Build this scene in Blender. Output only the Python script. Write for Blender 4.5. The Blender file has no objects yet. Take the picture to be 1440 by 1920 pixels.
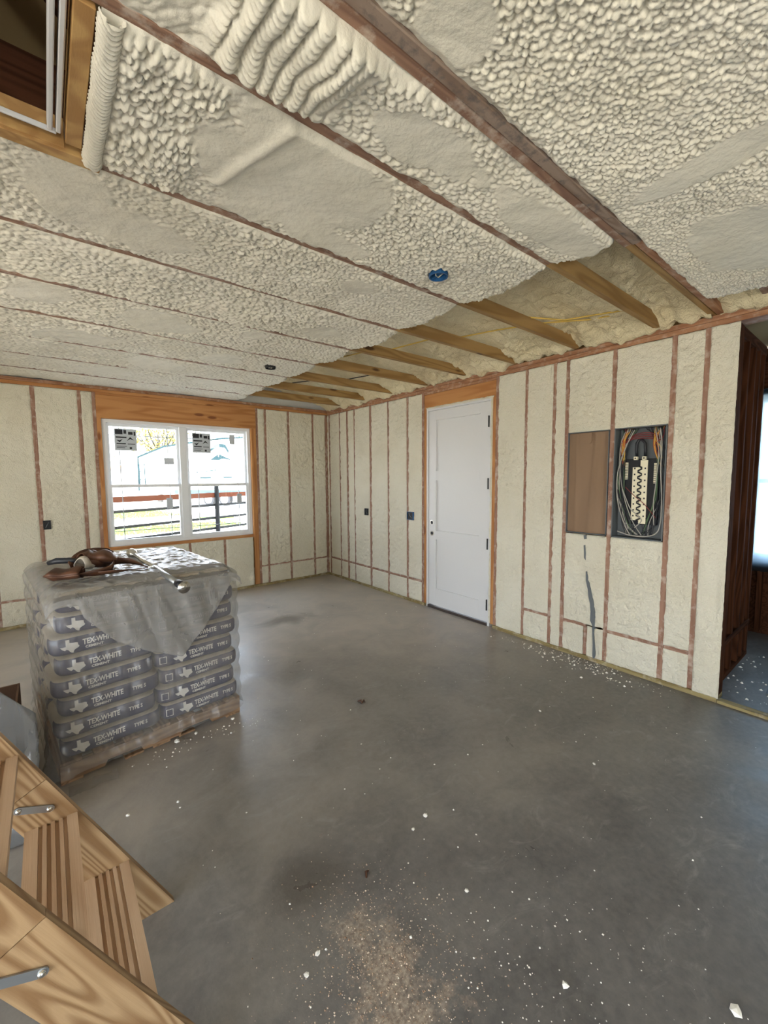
import bpy, bmesh, math, random
import numpy as np
from mathutils import Vector, Matrix
random.seed(7)
R = math.radians
# ------------------------------------------------------------------ camera, world, light, exposure
C = bpy.context.scene.collection
sc = bpy.context.scene
cam_d = bpy.data.cameras.new('camera'); cam = bpy.data.objects.new('camera', cam_d); C.objects.link(cam)
cam_d.sensor_fit = 'VERTICAL'; cam_d.sensor_height = 24; cam_d.lens = 782.96/1920*24; cam_d.clip_start = .02; cam_d.clip_end = 400
YAW, PIT, ROL = .678332, .082264, -.006646
F = Vector((math.sin(YAW)*math.cos(PIT), math.cos(YAW)*math.cos(PIT), -math.sin(PIT)))
R0 = Vector((math.cos(YAW), -math.sin(YAW), 0)); U0 = R0.cross(F)
RV = R0*math.cos(ROL)+U0*math.sin(ROL); UV = -R0*math.sin(ROL)+U0*math.cos(ROL)
m = Matrix((RV, UV, -F)).transposed().to_4x4(); m.translation = (0, 0, 1.64)
cam.matrix_world = m; sc.camera = cam

W, D, ZP, ZJ = 3.689, 6.072, 2.674, 2.75      # right wall face, window wall face, underside of plates, underside of joists
XL, YB = -3.4, -3.6                            # left and back walls, out of the picture

wd = bpy.data.worlds.new('sky'); sc.world = wd; wd.use_nodes = True
nt = wd.node_tree; bg = nt.nodes['Background']
tc = nt.nodes.new('ShaderNodeTexCoord'); sx = nt.nodes.new('ShaderNodeSeparateXYZ'); cr = nt.nodes.new('ShaderNodeValToRGB')
nt.links.new(tc.outputs['Generated'], sx.inputs[0]); nt.links.new(sx.outputs['Z'], cr.inputs[0]); nt.links.new(cr.outputs[0], bg.inputs[0])
cr.color_ramp.elements[0].color = (.90, .95, 1, 1); cr.color_ramp.elements[1].color = (.58, .76, 1, 1); cr.color_ramp.elements[1].position = .8
bg.inputs[1].default_value = 5.0
sd = bpy.data.lights.new('sun', 'SUN'); sd.energy = 24; sd.angle = R(.6); sd.color = (1, .93, .82)
so = bpy.data.objects.new('sun', sd); C.objects.link(so)
so.rotation_euler = Vector((-.55, -.62, .80)).to_track_quat('Z', 'Y').to_euler()
def portal(loc, sx_, sy_, dirv):
    l = bpy.data.lights.new('sky_portal', 'AREA'); l.shape = 'RECTANGLE'; l.size = sx_; l.size_y = sy_; l.cycles.is_portal = True
    o = bpy.data.objects.new('sky_portal', l); C.objects.link(o); o.location = loc
    o.rotation_euler = Vector(dirv).to_track_quat('-Z', 'Z').to_euler()
portal((1.46, D+.20, 1.58), 1.85, 1.6, (0, -1, 0))
portal((XL-.05, -.05, 1.1), 4.3, 2.15, (1, 0, 0))
portal((-.3, YB-.15, 3.4), 1.2, .9, (0, 1, 0))  # at the opening added in the back gable to light the attic
portal((-.2, YB-.05, 1.2), 1.4, 2.1, (0, 1, 0))
portal((5.75, .3, 1.6), 1.4, 1.7, (-1, 0, 0))
vs = sc.view_settings; vs.view_transform = 'Standard'; vs.look = 'None'; vs.gamma = 1; vs.use_curve_mapping = False
vs.exposure = 1.02

# ------------------------------------------------------------------ material helpers
def mat(name, col=(.8, .8, .8), rough=.6, metal=0, spec=.5):
    m = bpy.data.materials.new(name); m.use_nodes = True
    b = m.node_tree.nodes['Principled BSDF']
    b.inputs['Base Color'].default_value = (*col, 1); b.inputs['Roughness'].default_value = rough
    b.inputs['Metallic'].default_value = metal; b.inputs['Specular IOR Level'].default_value = spec
    return m
class N:
    def __init__(s, m): s.m = m; s.t = m.node_tree; s.b = s.t.nodes['Principled BSDF']
    def n(s, k, **p):
        x = s.t.nodes.new('ShaderNode'+k)
        for a, v in p.items(): setattr(x, a, v)
        return x
    def l(s, a, b): s.t.links.new(a, b)
    def co(s, kind='Object', scale=(1, 1, 1), rnd=False):
        t = s.n('TexCoord'); mp = s.n('Mapping'); s.l(t.outputs[kind], mp.inputs[0]); mp.inputs['Scale'].default_value = scale
        if rnd:
            oi = s.n('ObjectInfo'); mu = s.n('Math', operation='MULTIPLY'); s.l(oi.outputs['Random'], mu.inputs[0]); mu.inputs[1].default_value = 37
            cb = s.n('CombineXYZ'); [s.l(mu.outputs[0], cb.inputs[i]) for i in range(3)]; s.l(cb.outputs[0], mp.inputs['Location'])
        return mp.outputs[0]
    def noise(s, v, scale, detail=4, rough=.5, dist=0):
        x = s.n('TexNoise'); s.l(v, x.inputs['Vector']); x.inputs['Scale'].default_value = scale; x.inputs['Detail'].default_value = detail
        x.inputs['Roughness'].default_value = rough; x.inputs['Distortion'].default_value = dist; return x.outputs['Fac']
    def math(s, op, a, b=None):
        x = s.n('Math', operation=op)
        for i, v in enumerate((a, b)):
            if v is None: continue
            if isinstance(v, (int, float)): x.inputs[i].default_value = v
            else: s.l(v, x.inputs[i])
        return x.outputs[0]
    def ramp(s, f, stops, interp='LINEAR'):
        x = s.n('ValToRGB'); s.l(f, x.inputs[0]); e = x.color_ramp.elements; x.color_ramp.interpolation = interp
        while len(e) < len(stops): e.new(.5)
        for i, (p, c) in enumerate(stops):
            e[i].position = p; e[i].color = (*c, 1) if len(c) == 3 else c
        return x.outputs[0]
    def mix(s, f, a, b, mode='MIX'):
        x = s.n('Mix', data_type='RGBA', blend_type=mode)
        for v, k in ((f, 0), (a, 6), (b, 7)):
            if isinstance(v, (int, float)): x.inputs[k].default_value = v
            elif isinstance(v, tuple): x.inputs[k].default_value = (*v, 1)
            else: s.l(v, x.inputs[k])
        return x.outputs[2]
    def bump(s, h, strength=.3, dist=.01):
        x = s.n('Bump'); s.l(h, x.inputs['Height']); x.inputs['Strength'].default_value = strength; x.inputs['Distance'].default_value = dist
        s.l(x.outputs[0], s.b.inputs['Normal'])
    def col(s, c): s.l(c, s.b.inputs['Base Color'])

def foam_mat(name, a, b, bs=1., bd=.012):
    m = mat(name, a, .85, spec=.25); n = N(m); v = n.co()
    f = n.noise(v, 2.2, 3); n.col(n.ramp(f, [(.3, a), (.7, b)]))
    h = n.math('ADD', n.noise(v, 75, 3, .6), n.math('MULTIPLY', n.noise(v, 28, 2), .8)); n.bump(h, bs, bd)
    return m
def wood_mat(name, light, dark, knots=None, ring=9., sc_=(.9, 9, 9), rough=.65, smear=0., smear_col=(.78, .70, .60), spec=.3):
    m = mat(name, light, rough, spec=spec); n = N(m); v = n.co(scale=sc_, rnd=True)
    f = n.noise(v, 1.0, 1.5, .5, .25)
    r = n.math('FRACT', n.math('MULTIPLY', f, ring))
    r = n.math('SUBTRACT', 1, n.math('ABSOLUTE', n.math('SUBTRACT', n.math('MULTIPLY', r, 2), 1)))
    c = n.ramp(r, [(.25, light), (.85, dark)])
    fine = n.noise(n.co(scale=(sc_[0]*6, sc_[1]*30, sc_[2]*30), rnd=True), 1, 3)
    c = n.mix(n.math('MULTIPLY', fine, .35), c, dark)
    if knots:
        vo = n.n('TexVoronoi'); n.l(n.co(scale=(2.2, 7, 7), rnd=True), vo.inputs['Vector']); vo.inputs['Scale'].default_value = 1
        k = n.ramp(vo.outputs['Distance'], [(.10, (1, 1, 1)), (.17, (0, 0, 0))]); c = n.mix(k, c, knots)
    if smear:
        sm = n.noise(n.co(rnd=True), 14, 5, .65); k = n.ramp(sm, [(.5, (0, 0, 0)), (.66, (smear, smear, smear))]); c = n.mix(k, c, smear_col)
    n.col(c); n.bump(fine, .25, .002); return m
M = {}
M['foam'] = foam_mat('wall_foam', (.80, .765, .64), (.73, .685, .55))
M['foam_c'] = foam_mat('ceiling_foam', (.80, .765, .665), (.73, .69, .575), .5, .0045)
M['foam_y'] = foam_mat('eave_foam', (.82, .74, .52), (.72, .62, .40))
M['stud'] = wood_mat('foam_stained_stud', (.37, .215, .150), (.27, .145, .10), smear=.38)
M['plate'] = wood_mat('stained_plate', (.42, .22, .12), (.29, .135, .07), smear=.25)
M['joistb'] = wood_mat('stained_joist', (.34, .20, .135), (.23, .13, .09), smear=.45)
M['stained'] = wood_mat('mould_stained_joist', (.33, .25, .20), (.22, .15, .11), smear=.85, smear_col=(.07, .07, .075))
M['pine'] = wood_mat('orange_pine', (.55, .27, .10), (.41, .175, .058), knots=(.22, .08, .03), ring=4)
M['eave'] = wood_mat('eave_lumber', (.40, .25, .095), (.27, .155, .055), knots=(.09, .04, .015), ring=5)
M['trt'] = wood_mat('treated_sill', (.35, .28, .13), (.23, .17, .07), smear=.3)
M['ladder'] = wood_mat('ladder_pine', (.46, .315, .175), (.26, .15, .07), ring=15, sc_=(.8, 8, 8), rough=.5)
M['tread'] = wood_mat('tread_pine', (.58, .41, .27), (.46, .295, .175), ring=3, rough=.55)
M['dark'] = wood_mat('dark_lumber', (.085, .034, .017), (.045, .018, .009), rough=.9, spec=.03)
M['osb'] = wood_mat('osb', (.60, .38, .15), (.40, .22, .08), sc_=(9, 14, 9), ring=3)
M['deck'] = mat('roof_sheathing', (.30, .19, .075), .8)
M['pallet'] = wood_mat('pallet_wood', (.34, .21, .12), (.19, .11, .06), rough=.8)
M['white'] = mat('white_paint', (.71, .71, .715), .42)
M['vinyl'] = mat('white_vinyl', (.80, .82, .84), .35)
M['black'] = mat('black_metal', (.012, .012, .014), .4)
M['thresh'] = mat('dark_threshold', (.05, .035, .03), .5)
M['zinc'] = mat('zinc_steel', (.42, .45, .48), .38, .9)
M['chrome'] = mat('chrome', (.75, .75, .73), .22, 1)
M['panelgrey'] = mat('grey_enamel', (.13, .145, .155), .5)
M['card'] = mat('cardboard', (.30, .195, .12), .85); n = N(M['card']); n.col(n.ramp(n.noise(n.co(scale=(1, 2, .8)), 2.5, 3), [(.3, (.285, .185, .115)), (.75, (.25, .16, .098))]))
M['blue'] = mat('blue_plastic', (.02, .10, .26), .4)
M['dkslot'] = mat('dark_slot', (.01, .011, .015), .6)
M['leather'] = mat('brown_leather', (.16, .062, .028), .5); n = N(M['leather']); n.col(n.ramp(n.noise(n.co(), 14, 4), [(.3, (.115, .045, .02)), (.7, (.05, .02, .011))])); n.bump(n.noise(n.co(), 120, 3), .3, .002)
M['fleece'] = mat('grey_fleece', (.42, .38, .32), .95)
M['crumb'] = mat('foam_crumb', (.86, .84, .78), .9)
M['kraft'] = None
M['grip'] = mat('black_rubber', (.012, .014, .02), .45)
M['print'] = mat('white_print', (.80, .78, .74), .6)
M['busmetal'] = mat('tin_plated_bus', (.92, .86, .66), .35, .35)
M['shingle'] = mat('roof_shingle', (.12, .11, .10), .9)
M['siding'] = mat('siding', (.75, .74, .70), .8)
# concrete slab
M['conc'] = mat('concrete', (.3, .29, .27), .45, spec=.45); n = N(M['conc']); v = n.co()
big = n.noise(v, .55, 4, .55, .4); mid = n.noise(v, 2.6, 6, .62, .8); fin = n.noise(v, 26, 5, .65)
geo = n.co(); sxyz = n.n('SeparateXYZ'); n.l(geo, sxyz.inputs[0])
far = n.math('MULTIPLY', n.math('SUBTRACT', sxyz.outputs['Y'], .6), .30)             # light falloff put into the colour: paler toward the window, darker near camera
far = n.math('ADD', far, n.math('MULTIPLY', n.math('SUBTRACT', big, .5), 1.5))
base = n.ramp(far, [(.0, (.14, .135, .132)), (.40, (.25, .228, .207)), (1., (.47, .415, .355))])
base = n.mix(n.ramp(mid, [(.36, (1, 1, 1)), (.6, (0, 0, 0))]), base, n.mix(1., base, (.74, .75, .77), 'MULTIPLY'))
base = n.mix(n.ramp(n.noise(n.co(scale=(1, 1.6, 1)), 4.2, 7, .68, 1.5), [(.56, (0, 0, 0)), (.70, (.30, .30, .30))]), base, (.36, .35, .33))
base = n.mix(n.math('MULTIPLY', n.ramp(fin, [(.35, (0, 0, 0)), (.8, (1, 1, 1))]), .22), base, (.42, .39, .35))
def spot(cx, cy, rx, ry):
    mp = n.n('Mapping'); n.l(v, mp.inputs[0]); mp.inputs['Location'].default_value = (-cx/rx, -cy/ry, 0); mp.inputs['Scale'].default_value = (1/rx, 1/ry, 0)
    ln = n.n('VectorMath', operation='LENGTH'); n.l(mp.outputs[0], ln.inputs[0]); return ln.outputs['Value']
s1 = n.math('MINIMUM', spot(.80, 1.02, .17, .26), spot(.72, .85, .24, .20))
sand = n.math('ADD', s1, n.math('MULTIPLY', n.math('SUBTRACT', n.noise(v, 9, 7, .7), .5), 3.2))
base = n.mix(n.ramp(sand, [(.30, (.85, .85, .85)), (.80, (0, 0, 0))]), base, n.ramp(n.noise(v, 70, 3, .7), [(.35, (.20, .15, .12)), (.65, (.52, .44, .36))]))
s2 = n.math('ADD', n.math('MINIMUM', spot(.72, 1.45, .22, .15), spot(2.1, 4.4, .35, .2)), n.math('MULTIPLY', n.math('SUBTRACT', mid, .5), 2))
base = n.mix(n.ramp(s2, [(.2, (.6, .6, .6)), (1.1, (0, 0, 0))]), base, (.10, .088, .075))
n.col(base)
n.l(n.ramp(mid, [(.3, (.27, .27, .27)), (.7, (.50, .50, .50))]), n.b.inputs['Roughness']); n.bump(n.math('ADD', fin, n.math('MULTIPLY', mid, 2)), .18, .006)
# plastics
def plastic(name, alpha, col, rough=.18, var=1.):
    m = mat(name, col, .6); n = N(m); out = m.node_tree.nodes['Material Output']
    n.b.inputs['Roughness'].default_value = rough; n.b.inputs['Base Color'].default_value = (*col, 1); n.b.inputs['Specular IOR Level'].default_value = .9
    tr = n.n('BsdfTransparent'); mx = n.n('MixShader')
    k = n.ramp(n.noise(n.co(scale=(1, 1, .45)), 7, 5, .65, 1.2), [(.30, (alpha-.16*var,)*3), (.72, (min(1, alpha+.22*var),)*3)])
    n.l(k, mx.inputs[0]); n.l(tr.outputs[0], mx.inputs[1]); n.l(n.b.outputs[0], mx.inputs[2]); n.l(mx.outputs[0], out.inputs[0])
    n.bump(n.noise(n.co(scale=(1, 1, .5)), 18, 3, .55, 1.2), .35, .010); return m
M['wrap'] = plastic('stretch_wrap', .34, (.34, .325, .30), .2, .7)
M['film'] = plastic('milky_plastic_film', .50, (.36, .35, .335), .22, .3)
M['film2'] = plastic('grey_plastic_film', .72, (.15, .15, .148), .2, .5)
M['winfilm'] = mat('window_plastic', (.4, .5, .6), .5); n = N(M['winfilm']); tl_ = n.n('BsdfTranslucent'); tl_.inputs[0].default_value = (.30, .42, .52, 1); tr = n.n('BsdfTransparent'); tr.inputs[0].default_value = (.55, .8, 1, 1); mx = n.n('MixShader')
n.l(n.ramp(n.noise(n.co(scale=(1, 1, .4)), 6, 4), [(.3, (.80, .80, .80)), (.7, (.96, .96, .96))]), mx.inputs[0]); n.l(tr.outputs[0], mx.inputs[1]); n.l(tl_.outputs[0], mx.inputs[2]); n.l(mx.outputs[0], M['winfilm'].node_tree.nodes['Material Output'].inputs[0])
M['glass'] = mat('glass', (1, 1, 1), .02); n = N(M['glass']); tr = n.n('BsdfTransparent'); gl = n.n('BsdfGlossy'); gl.inputs['Roughness'].default_value = .02; mx = n.n('MixShader'); mx.inputs[0].default_value = .05
n.l(tr.outputs[0], mx.inputs[1]); n.l(gl.outputs[0], mx.inputs[2]); n.l(mx.outputs[0], M['glass'].node_tree.nodes['Material Output'].inputs[0])
# bag paper: navy printed band on the long side, kraft elsewhere
M['bag'] = mat('bag_paper', (.5, .46, .4), .55); n = N(M['bag']); v = n.co(); s_ = n.n('SeparateXYZ'); n.l(v, s_.inputs[0])
band = n.math('MULTIPLY', n.math('LESS_THAN', n.math('ABSOLUTE', n.math('SUBTRACT', s_.outputs['Z'], -.004)), .0455), n.math('LESS_THAN', s_.outputs['Y'], -.10))
n.col(n.mix(band, n.ramp(n.noise(v, 9, 4), [(.3, (.38, .33, .27)), (.7, (.47, .42, .35))]), n.ramp(n.noise(v, 7, 4), [(.3, (.016, .020, .075)), (.7, (.040, .044, .110))])))
n.bump(n.noise(v, 22, 4), .4, .008)

# ------------------------------------------------------------------ mesh helpers
def ringf(mb, x0, x1, z0, z1, l, rr_, b, t, y0, y1):
    o = [(x0, z0), (x1, z0), (x1, z1), (x0, z1)]; i = [(x0+l, z0+b), (x1-rr_, z0+b), (x1-rr_, z1-t), (x0+l, z1-t)]
    vs_ = [(x, y0, z) for x, z in o+i]+[(x, y1, z) for x, z in o+i]; f = []
    for k in range(4):
        n_ = (k+1) % 4; f += [(k, n_, 4+n_, 4+k), (8+n_, 8+k, 12+k, 12+n_), (n_, k, 8+k, 8+n_), (4+k, 4+n_, 12+n_, 12+k)]
    return mb.add(vs_, f)
class MB:
    def __init__(s): s.v = []; s.f = []
    def add(s, vs_, fs):
        b = len(s.v); s.v += [tuple(v) for v in vs_]; s.f += [tuple(b+i for i in f) for f in fs]; return s
    def box(s, x0, x1, y0, y1, z0, z1, bev=0):
        if bev <= 0:
            return s.add([(x0, y0, z0), (x1, y0, z0), (x1, y1, z0), (x0, y1, z0), (x0, y0, z1), (x1, y0, z1), (x1, y1, z1), (x0, y1, z1)],
                         [(3, 2, 1, 0), (4, 5, 6, 7), (0, 1, 5, 4), (1, 2, 6, 5), (2, 3, 7, 6), (3, 0, 4, 7)])
        bm = bmesh.new(); bmesh.ops.create_cube(bm, size=1)
        for v in bm.verts: v.co = ((x0+x1)/2+v.co.x*(x1-x0), (y0+y1)/2+v.co.y*(y1-y0), (z0+z1)/2+v.co.z*(z1-z0))
        bmesh.ops.bevel(bm, geom=list(bm.edges), offset=bev, segments=1, affect='EDGES', profile=.5)
        bm.verts.index_update(); s.add([v.co[:] for v in bm.verts], [[v.index for v in f.verts] for f in bm.faces]); bm.free(); return s
    def prism(s, poly, axis, a, b):          # poly of 2D points, extruded along axis
        def p(u, v, t): return {'x': (t, u, v), 'y': (u, t, v), 'z': (u, v, t)}[axis]
        n = len(poly); vs_ = [p(u, v, a) for u, v in poly]+[p(u, v, b) for u, v in poly]
        return s.add(vs_, [tuple(range(n))[::-1], tuple(range(n, 2*n))]+[(i, (i+1) % n, n+(i+1) % n, n+i) for i in range(n)])
    def tube(s, pts, r, k=8, cap=True):
        pts = [Vector(p) for p in pts]; rs = r if isinstance(r, (list, tuple)) else [r]*len(pts); b = len(s.v); up = None
        for i, p in enumerate(pts):
            t = (pts[min(i+1, len(pts)-1)]-pts[max(i-1, 0)]).normalized()
            if up is None: up = Vector((0, 0, 1)) if abs(t.z) < .9 else Vector((1, 0, 0))
            a = t.cross(up).normalized(); up = a.cross(t).normalized()
            for j in range(k):
                q = 2*math.pi*j/k; s.v.append(tuple(p+a*math.cos(q)*rs[i]+up*math.sin(q)*rs[i]))
        for i in range(len(pts)-1):
            for j in range(k): s.f.append((b+i*k+j, b+i*k+(j+1) % k, b+(i+1)*k+(j+1) % k, b+(i+1)*k+j))
        if cap: s.f.append(tuple(b+j for j in range(k))[::-1]); s.f.append(tuple(b+(len(pts)-1)*k+j for j in range(k)))
        return s
    def mesh(s, name, m, smooth=False):
        me = bpy.data.meshes.new(name); me.from_pydata(s.v, [], s.f); me.update()
        if m: me.materials.append(m)
        if smooth: me.polygons.foreach_set('use_smooth', [True]*len(me.polygons))
        return me
    def build(s, name, m, parent=None, smooth=False, loc=None):
        return link(name, s.mesh(name, m, smooth), parent, loc)
def link(name, me, parent=None, loc=None, M4=None):
    o = bpy.data.objects.new(name, me); C.objects.link(o)
    if parent: o.parent = parent
    if loc: o.location = loc
    if M4 is not None: o.matrix_local = M4
    return o
def tag(o, label, cat, group=None, kind=None):
    o['label'] = label; o['category'] = cat
    if group: o['group'] = group
    if kind: o['kind'] = kind
    return o
def thing(name, loc, label, cat, group=None, rz=0):
    o = bpy.data.objects.new(name, None); C.objects.link(o); o.location = loc; o.rotation_euler = (0, 0, rz); o.empty_display_size = .1
    return tag(o, label, cat, group)
def struct(o): o['kind'] = 'structure'; return o
def sempty(name):
    o = bpy.data.objects.new(name, None); C.objects.link(o); return struct(o)
def board(name, x0, x1, y0, y1, z0, z1, m, parent=None, bev=.002):
    """axis-aligned timber whose local X runs along its length, so that the grain follows it"""
    d = [x1-x0, y1-y0, z1-z0]; ax = d.index(max(d)); o3 = [(0, 1, 2), (1, 2, 0), (2, 0, 1)][ax]
    L, w, t = d[o3[0]], d[o3[1]], d[o3[2]]
    me = MB().box(-L/2, L/2, -w/2, w/2, -t/2, t/2, bev).mesh(name, m)
    R3 = Matrix.Identity(3)
    for c, a in enumerate(o3): R3.col[c] = [1 if r == a else 0 for r in range(3)]
    M4 = R3.to_4x4(); M4.translation = ((x0+x1)/2, (y0+y1)/2, (z0+z1)/2)
    return link(name, me, parent, M4=M4)
def beam(name, p0, p1, w, t, m, parent=None, up=(0, 1, 0), bev=.002):
    p0, p1 = Vector(p0), Vector(p1); X = (p1-p0).normalized(); Y = Vector(up); Z = X.cross(Y).normalized(); Y = Z.cross(X)
    L = (p1-p0).length; me = MB().box(-L/2, L/2, -w/2, w/2, -t/2, t/2, bev).mesh(name, m)
    M4 = Matrix((X, Y, Z)).transposed().to_4x4(); M4.translation = (p0+p1)/2
    return link(name, me, parent, M4=M4)
def grid(name, P, m, parent=None, smooth=True, wrap=False, loc=None, solid=0):
    """P: array (a, b, 3)"""
    a, b = P.shape[:2]; me = bpy.data.meshes.new(name)
    idx = np.arange(a*b, dtype=np.int32).reshape(a, b)
    if wrap: idx = np.vstack([idx, idx[:1]])
    q = np.stack([idx[:-1, :-1], idx[1:, :-1], idx[1:, 1:], idx[:-1, 1:]], -1).reshape(-1, 4)
    me.vertices.add(a*b); me.vertices.foreach_set('co', P.reshape(-1).astype(np.float32))
    me.loops.add(q.size); me.loops.foreach_set('vertex_index', q.reshape(-1)); me.polygons.add(len(q))
    me.polygons.foreach_set('loop_start', np.arange(0, q.size, 4, dtype=np.int32)); me.update(calc_edges=True)
    me.polygons.foreach_set('use_smooth', np.full(len(q), smooth)); me.materials.append(m); me.validate()
    o = link(name, me, parent, loc)
    if solid:
        md = o.modifiers.new('solid', 'SOLIDIFY'); md.thickness = solid; md.offset = 0
    return o
# noise
def h2(ix, iy, s):
    n = (ix.astype(np.int64)*374761393+iy.astype(np.int64)*668265263+s*1442695041) & 0xffffffff
    n = ((n ^ (n >> 13))*1274126177) & 0xffffffff; n = n ^ (n >> 16); return (n & 0xffff)/65535.
def vn(x, y, s=0):
    ix, iy = np.floor(x), np.floor(y); fx, fy = x-ix, y-iy; fx = fx*fx*(3-2*fx); fy = fy*fy*(3-2*fy)
    a, b, c, d = h2(ix, iy, s), h2(ix+1, iy, s), h2(ix, iy+1, s), h2(ix+1, iy+1, s)
    return (a*(1-fx)+b*fx)*(1-fy)+(c*(1-fx)+d*fx)*fy
def fbm(x, y, s=0, o=4, g=.5):
    r = 0; a = 1; t = 0
    for i in range(o): r = r+a*(vn(x*2**i, y*2**i, s+i*17)-.5); t += a; a *= g
    return r/t*2
def domes(x, y, s=0):
    ix, iy = np.floor(x), np.floor(y); r = np.zeros_like(x)
    for dx in (-1, 0, 1):
        for dy in (-1, 0, 1):
            cx, cy = ix+dx, iy+dy; px = cx+.15+.7*h2(cx, cy, s); py = cy+.15+.7*h2(cx, cy, s+5)
            rad = .48+.30*h2(cx, cy, s+9); d = ((x-px)**2+(y-py)**2)/rad**2
            r = np.maximum(r, np.clip(1-d, 0, 1)**.72*(.6+.4*h2(cx, cy, s+13)))
    return r
def sstep(a, b, x): t = np.clip((x-a)/(b-a), 0, 1); return t*t*(3-2*t)

# ------------------------------------------------------------------ the setting: floor
fl = struct(MB().box(XL-.1, 7.2, YB-.1, D+.16, -.15, 0).build('floor', M['conc']))

# ------------------------------------------------------------------ right wall
wr = sempty('wall_right')
def foam_wall(parent, axis, face, a0, a1, z0, z1, seed, step=.012, sgn=-1, amp=1., mm='foam', rough=1., off=0):
    step *= .85
    """foam between two studs; axis = running axis of the wall; it swells from the bay towards the room"""
    na = max(4, int((a1-a0)/step)); nz = max(4, int((z1-z0)/step))
    A, Z = np.meshgrid(np.linspace(a0, a1, na), np.linspace(z0, z1, nz), indexing='ij')
    e = np.minimum(np.minimum(A-a0, a1-A), np.minimum(Z-z0, z1-Z))
    lump = domes(A/.036+3*fbm(A*3, Z*3, seed), Z/.05, seed+3); patch = sstep(-.15, .35, fbm(A*2.3+seed, Z*1.7, seed+8))
    h = .015*fbm(A*5, Z*4, seed, 4)*amp+.012*(lump-.4)*(.15+.85*patch)*rough+.015*fbm(A*26, Z*26, seed+4, 3)*(.35+.65*patch)
    pit = np.clip(fbm(A*9, Z*6, seed+31, 3)-.42, 0, 1)
    h = h-.05*pit*rough
    edge = .0015+.013*fbm(A*22, Z*22, seed+11, 3)
    k = sstep(0, .05, e); h = h*k+edge*(1-k)+.004
    h = np.where(e < .001, h-.012, h)+off
    P = np.stack([face+sgn*h, A, Z], -1) if axis == 'y' else np.stack([A, face+sgn*h, Z], -1)
    if (axis == 'y') != (sgn > 0): P = P[:, ::-1]
    grid('spray_foam', P, M[mm], parent)
SW = .019
rs = [(6.005, .045), (5.695, .03), (5.48, .05), (5.29, .028), (4.883, .05), (4.478, .034), (4.082, .038), (3.795, .038)]
rs2 = [(2.690, .036), (2.351, .032), (2.061, .032), (1.937, .036), (1.542, .036), (1.122, .038), (.919, .038)]
for y, w in rs+rs2: board('stud', W, W+.14, y-w/2, y+w/2, .038, ZP, M['stud'], wr)
board('stud', W, W+.14, .752, .772, .038, ZP, M['dark'], wr)
board('top_plate', W-.003, W+.14, -.9, 6.07, ZP, ZP+.036, M['plate'], wr)
board('top_plate', W+.002, W+.14, .5, 6.07, ZP+.039, ZJ, M['plate'], wr)
board('bottom_plate', W-.012, W+.14, 3.76, 6.07, 0, .036, M['trt'], wr)
board('bottom_plate', W-.012, W+.14, .752, 2.71, 0, .036, M['trt'], wr)
board('bottom_plate', W-.012, W+.05, -.9, .750, 0, .022, M['trt'], wr)
# sheathing behind the bays: with the door opening and the open end
MB().box(W+.142, W+.16, 3.74, 6.2, 0, 2.9).box(W+.142, W+.16, .76, 2.76, 0, 2.9).box(W+.142, W+.16, 2.76, 3.74, 2.48, 2.9).build('sheathing', M['osb'], wr)
k = 0
for a, b in zip(rs[1:], rs[:-1]):
    k += 1; y0, y1 = a[0]+a[1]/2-.004, b[0]-b[1]/2+.004
    foam_wall(wr, 'y', W, y0, y1, .318, ZP-.002, k*7, .014, rough=.8); foam_wall(wr, 'y', W, y0, y1, .03, .296, k*7+3, .014)
foam_wall(wr, 'y', W, 6.02, 6.072, .03, ZP, 99)
PY0, PY1, PZ0, PZ1 = 1.137, 1.919, 1.13, 2.035
for i, (a, b) in enumerate(zip(rs2[1:], rs2[:-1])):
    y0, y1 = a[0]+a[1]/2-.004, b[0]-b[1]/2+.004; s = 50+i*9
    if i in (3, 4):
        foam_wall(wr, 'y', W, y0, y1, PZ1-.01, ZP-.002, s, .009)
        if i == 3:
            foam_wall(wr, 'y', W, 1.73, y1, .03, .30, s+2, .009); foam_wall(wr, 'y', W, y0, 1.70, .03, .305, s+4, .009)
            foam_wall(wr, 'y', W, y0, y1, .318, PZ0-.005, s+1, .009)
        else:
            foam_wall(wr, 'y', W, y0, y1, .317, PZ0-.005, s+1, .009); foam_wall(wr, 'y', W, y0, y1, .03, .296, s+2, .009)
    elif i in (1, 5):
        foam_wall(wr, 'y', W, y0, y1, .317, ZP-.002, s, .009); foam_wall(wr, 'y', W, y0, y1, .03, .296, s+2, .009)
    else: foam_wall(wr, 'y', W, y0, y1, .03, ZP-.002, s, .010, rough=1.1)
foam_wall(wr, 'y', W, .745, .904, .03, ZP-.002, 140, .008, amp=2., rough=1.3, off=.012)
# thin horizontal strips showing between the foam
for y0, y1 in ((5.72, 6.0), (5.5, 5.68), (5.30, 5.46), (4.91, 5.27), (4.49, 4.86), (4.10, 4.46), (3.815, 4.065), (2.08, 2.335), (1.71, 1.92), (1.14, 1.525), (.94, 1.10)):
    board('wood_strip', W-.001, W+.04, y0, y1, .292, .322, M['stud'], wr)
board('wood_strip', W-.001, W+.04, 1.70, 1.725, .04, .30, M['stud'], wr)
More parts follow.
